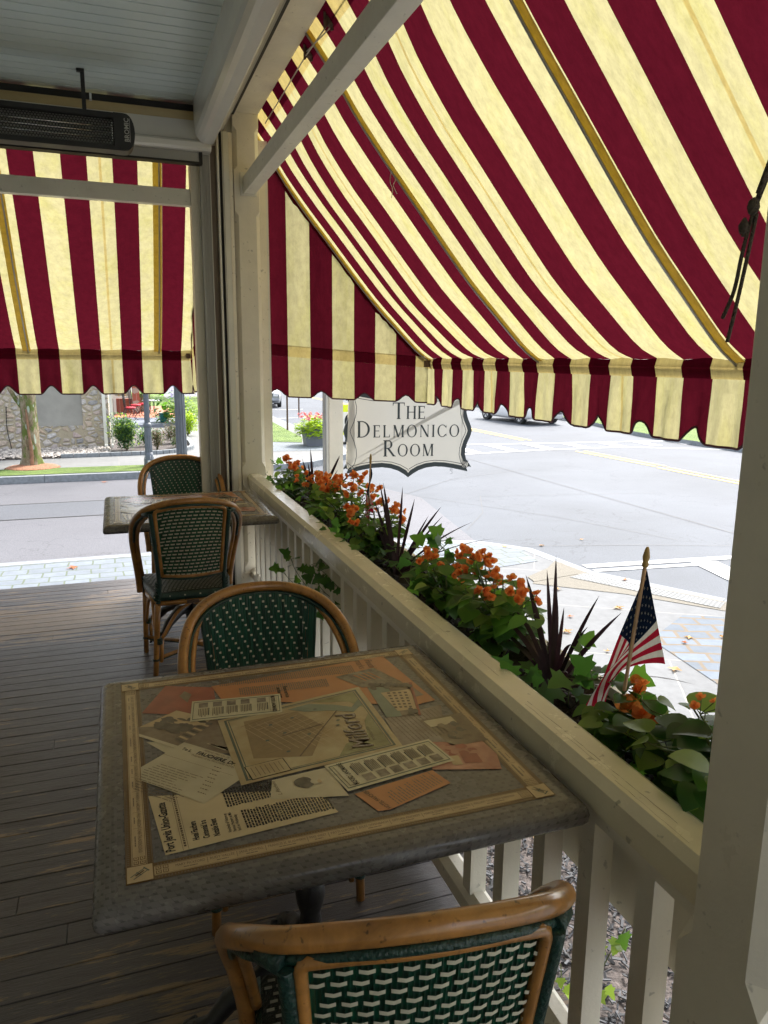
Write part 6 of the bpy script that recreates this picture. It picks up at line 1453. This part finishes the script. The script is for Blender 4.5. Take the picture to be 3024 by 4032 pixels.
far_tree((28, 30, ZW), 'leafy tree on the verge across the main road, hidden by the awning', 8, 84, 1500, 3)
def signpost(loc, label, h, m='rust'):
    t = thing('sign_pole', label, 'pole', loc, 0, 'thin brown sign poles by the far kerb'); b = MB(); b.prism([(-.03, -.02), (.03, -.02), (.03, .02), (.012, .02), (.012, -.005), (-.012, -.005), (-.012, .02), (-.03, .02)], 'z', 0, h, m); b.build('pole', t)
    b = MB(); b.prism([(-.16, h-.5), (.16, h-.5), (.16, h), (-.16, h)], 'y', -.026, -.021, 'signwhite'); b.build('plate', t)
signpost((5.80, 26.7, ZW), 'thin brown steel sign pole on the lawn left of the street planter', 2.6)
signpost((8.05, 34.5, ZR), 'thin brown steel sign pole rising behind the street planter', 2.8)
t = thing('crossing_sign', 'bright yellow green crossing sign on a dark base between the cream post and hanging sign', 'sign', (7.0, 23.3, ZR)); b = MB(); b.box(-.19, .19, -.012, .012, .28, 1.25, 'fluoro'); b.build('panel', t)
b = MB(); b.box(-.13, .19, -.016, -.0125, .42, 1.02, 'signwhite'); b.lathe([(.001, 0), (.10, 0), (.10, .003)], mat='black', n=4); b.build('face', t)
b = MB(); b.prism([(-.05+.16*cos(k*pi/8)*1.0+.14, .72+.24*sin(k*pi/8)) for k in range(16)], 'y', -.0185, -.0162, 'black'); b.build('symbol', t)
b = MB(); b.box(-.3, .3, -.2, .2, 0, .07, 'black'); b.box(-.04, .04, -.02, .02, .07, .28, 'black'); b.build('base', t)
# cars
def car(loc, rz, label, body, suv=False):
    t = thing('parked_car', label, 'car', loc, rz, 'cars on the main road'); H = 1.62 if suv else 1.42; L = 2.25; W = .88
    b = MB(); sec = [(-L, .45, .72, .74), (-L+.05, .28, .80, .82), (-1.7, .22, .92, .87), (-.9, .20, .95, .88), (0, .20, .95, .88), (.9, .20, .96, .88), (1.6, .22, .97, .87), (2.05, .26, .95, .84), (L, .40, .80, .76)]
    rings = []
    for x, z0, z1, w in sec:
        rings.append([(x, -w*.92, z0), (x, -w, z0+.12), (x, -w, z0+(z1-z0)*.6), (x, -w*.93, z1), (x, -w*.4, z1+.02), (x, w*.4, z1+.02), (x, w*.93, z1), (x, w, z0+(z1-z0)*.6), (x, w, z0+.12), (x, w*.92, z0)])
    vs = [p for r in rings for p in r]; fs = []
    for i in range(len(rings)-1):
        for j in range(10): fs.append((i*10+j, i*10+(j+1) % 10, (i+1)*10+(j+1) % 10, (i+1)*10+j))
    fs += [tuple(range(10)), tuple((len(rings)-1)*10+j for j in reversed(range(10)))]; b.raw(vs, fs, body, True)
    rx0, rx1 = (-2.0, 1.0) if suv else (-1.75, 1.15)
    b.prism([(rx0, .93), (rx0+(.15 if suv else .65), H-.02), (rx0+.9, H), (.25, H), (rx1, .94)], 'y', -W*.80, W*.80, body); b.build('body', t)
    for s in (-1, 1):
        b = MB(); y = s*W*.81; b.face([(rx0+.28, y, .97), (rx0+(.30 if suv else .72), y, H-.08), (-.35, y, H-.07), (-.35, y, .97)], 'glass'); b.face([(-.29, y, .97), (-.29, y, H-.07), (.22, y, H-.07), (rx1-.16, y, .97)], 'glass'); b.build('side_window', t)
    b = MB(); b.face([(rx1-.06, -W*.72, .99), (rx1-.06, W*.72, .99), (.30, W*.70, H-.05), (.30, -W*.70, H-.05)], 'glass'); b.build('windscreen', t)
    for x in (-1.38, 1.38):
        for s in (-1, 1):
            w = MB(); w.tube([(0, -.10, 0), (0, .10, 0)], .33, 'tyre', 24); o = w.build('wheel', t, loc=(x, s*(W-.07), .33))
            r = MB(); r.tube([(0, s*.101, 0), (0, s*.104, 0)], .215, 'rim', 20)
            for k in range(5): a = k*2*pi/5; r.box(-.03, .03, s*.104-.004, s*.104+.004, .05, .2, 'tyre', Matrix.Rotation(a, 4, 'Y'))
            r.build('rim', o)
    for s in (-1, 1):
        b = MB(); b.box(-.05, .03, -.14, .14, -.07, .07, 'lamp_clear'); b.build('headlight', t, loc=(L-.02, s*.55, .70)); b = MB(); b.box(-.03, .05, -.12, .12, -.09, .09, 'lamp_red'); b.build('tail_light', t, loc=(-L+.02, s*.56, .76))
car((17.2, 30.1, ZR), radians(94), 'white car parked at the far kerb, its wheel showing under a scallop', 'carpaint')
car((8.15, 44.0, ZR), radians(-97), 'pale oncoming car at the left edge of the road beyond the sign poles', 'carpaint2', True)

# ------------------------------------------------------------------ light
def light():
    w = bpy.data.worlds.new('World'); SC.world = w; w.use_nodes = True; nt = w.node_tree; nt.nodes.clear()
    sky = nt.nodes.new('ShaderNodeTexSky'); sky.sky_type = 'NISHITA'; sky.sun_disc = False
    el, az = radians(52), radians(48)                 # azimuth measured from +Y toward +X
    sky.sun_elevation = el; sky.sun_rotation = az; sky.air_density = 1.0; sky.dust_density = 3.5; sky.ozone_density = 1.0
    hs = nt.nodes.new('ShaderNodeHueSaturation'); hs.inputs['Saturation'].default_value = .42
    bg = nt.nodes.new('ShaderNodeBackground'); bg.inputs[1].default_value = .15; out = nt.nodes.new('ShaderNodeOutputWorld')
    nt.links.new(sky.outputs[0], hs.inputs['Color']); nt.links.new(hs.outputs[0], bg.inputs[0]); nt.links.new(bg.outputs[0], out.inputs[0])
    s = bpy.data.lights.new('sun', 'SUN'); s.energy = 1.5; s.angle = radians(12); s.color = (1, .95, .87); o = bpy.data.objects.new('sun', s); COL.objects.link(o)
    d = Vector((sin(az)*cos(el), cos(az)*cos(el), sin(el))); o.rotation_euler = d.to_track_quat('Z', 'Y').to_euler()
    SC.view_settings.view_transform = 'Standard'; SC.view_settings.look = 'None'; SC.view_settings.exposure = 2.0; SC.view_settings.gamma = 1
    SC.cycles.max_bounces = 10; SC.cycles.diffuse_bounces = 6; SC.cycles.glossy_bounces = 4; SC.cycles.transmission_bounces = 6
light()
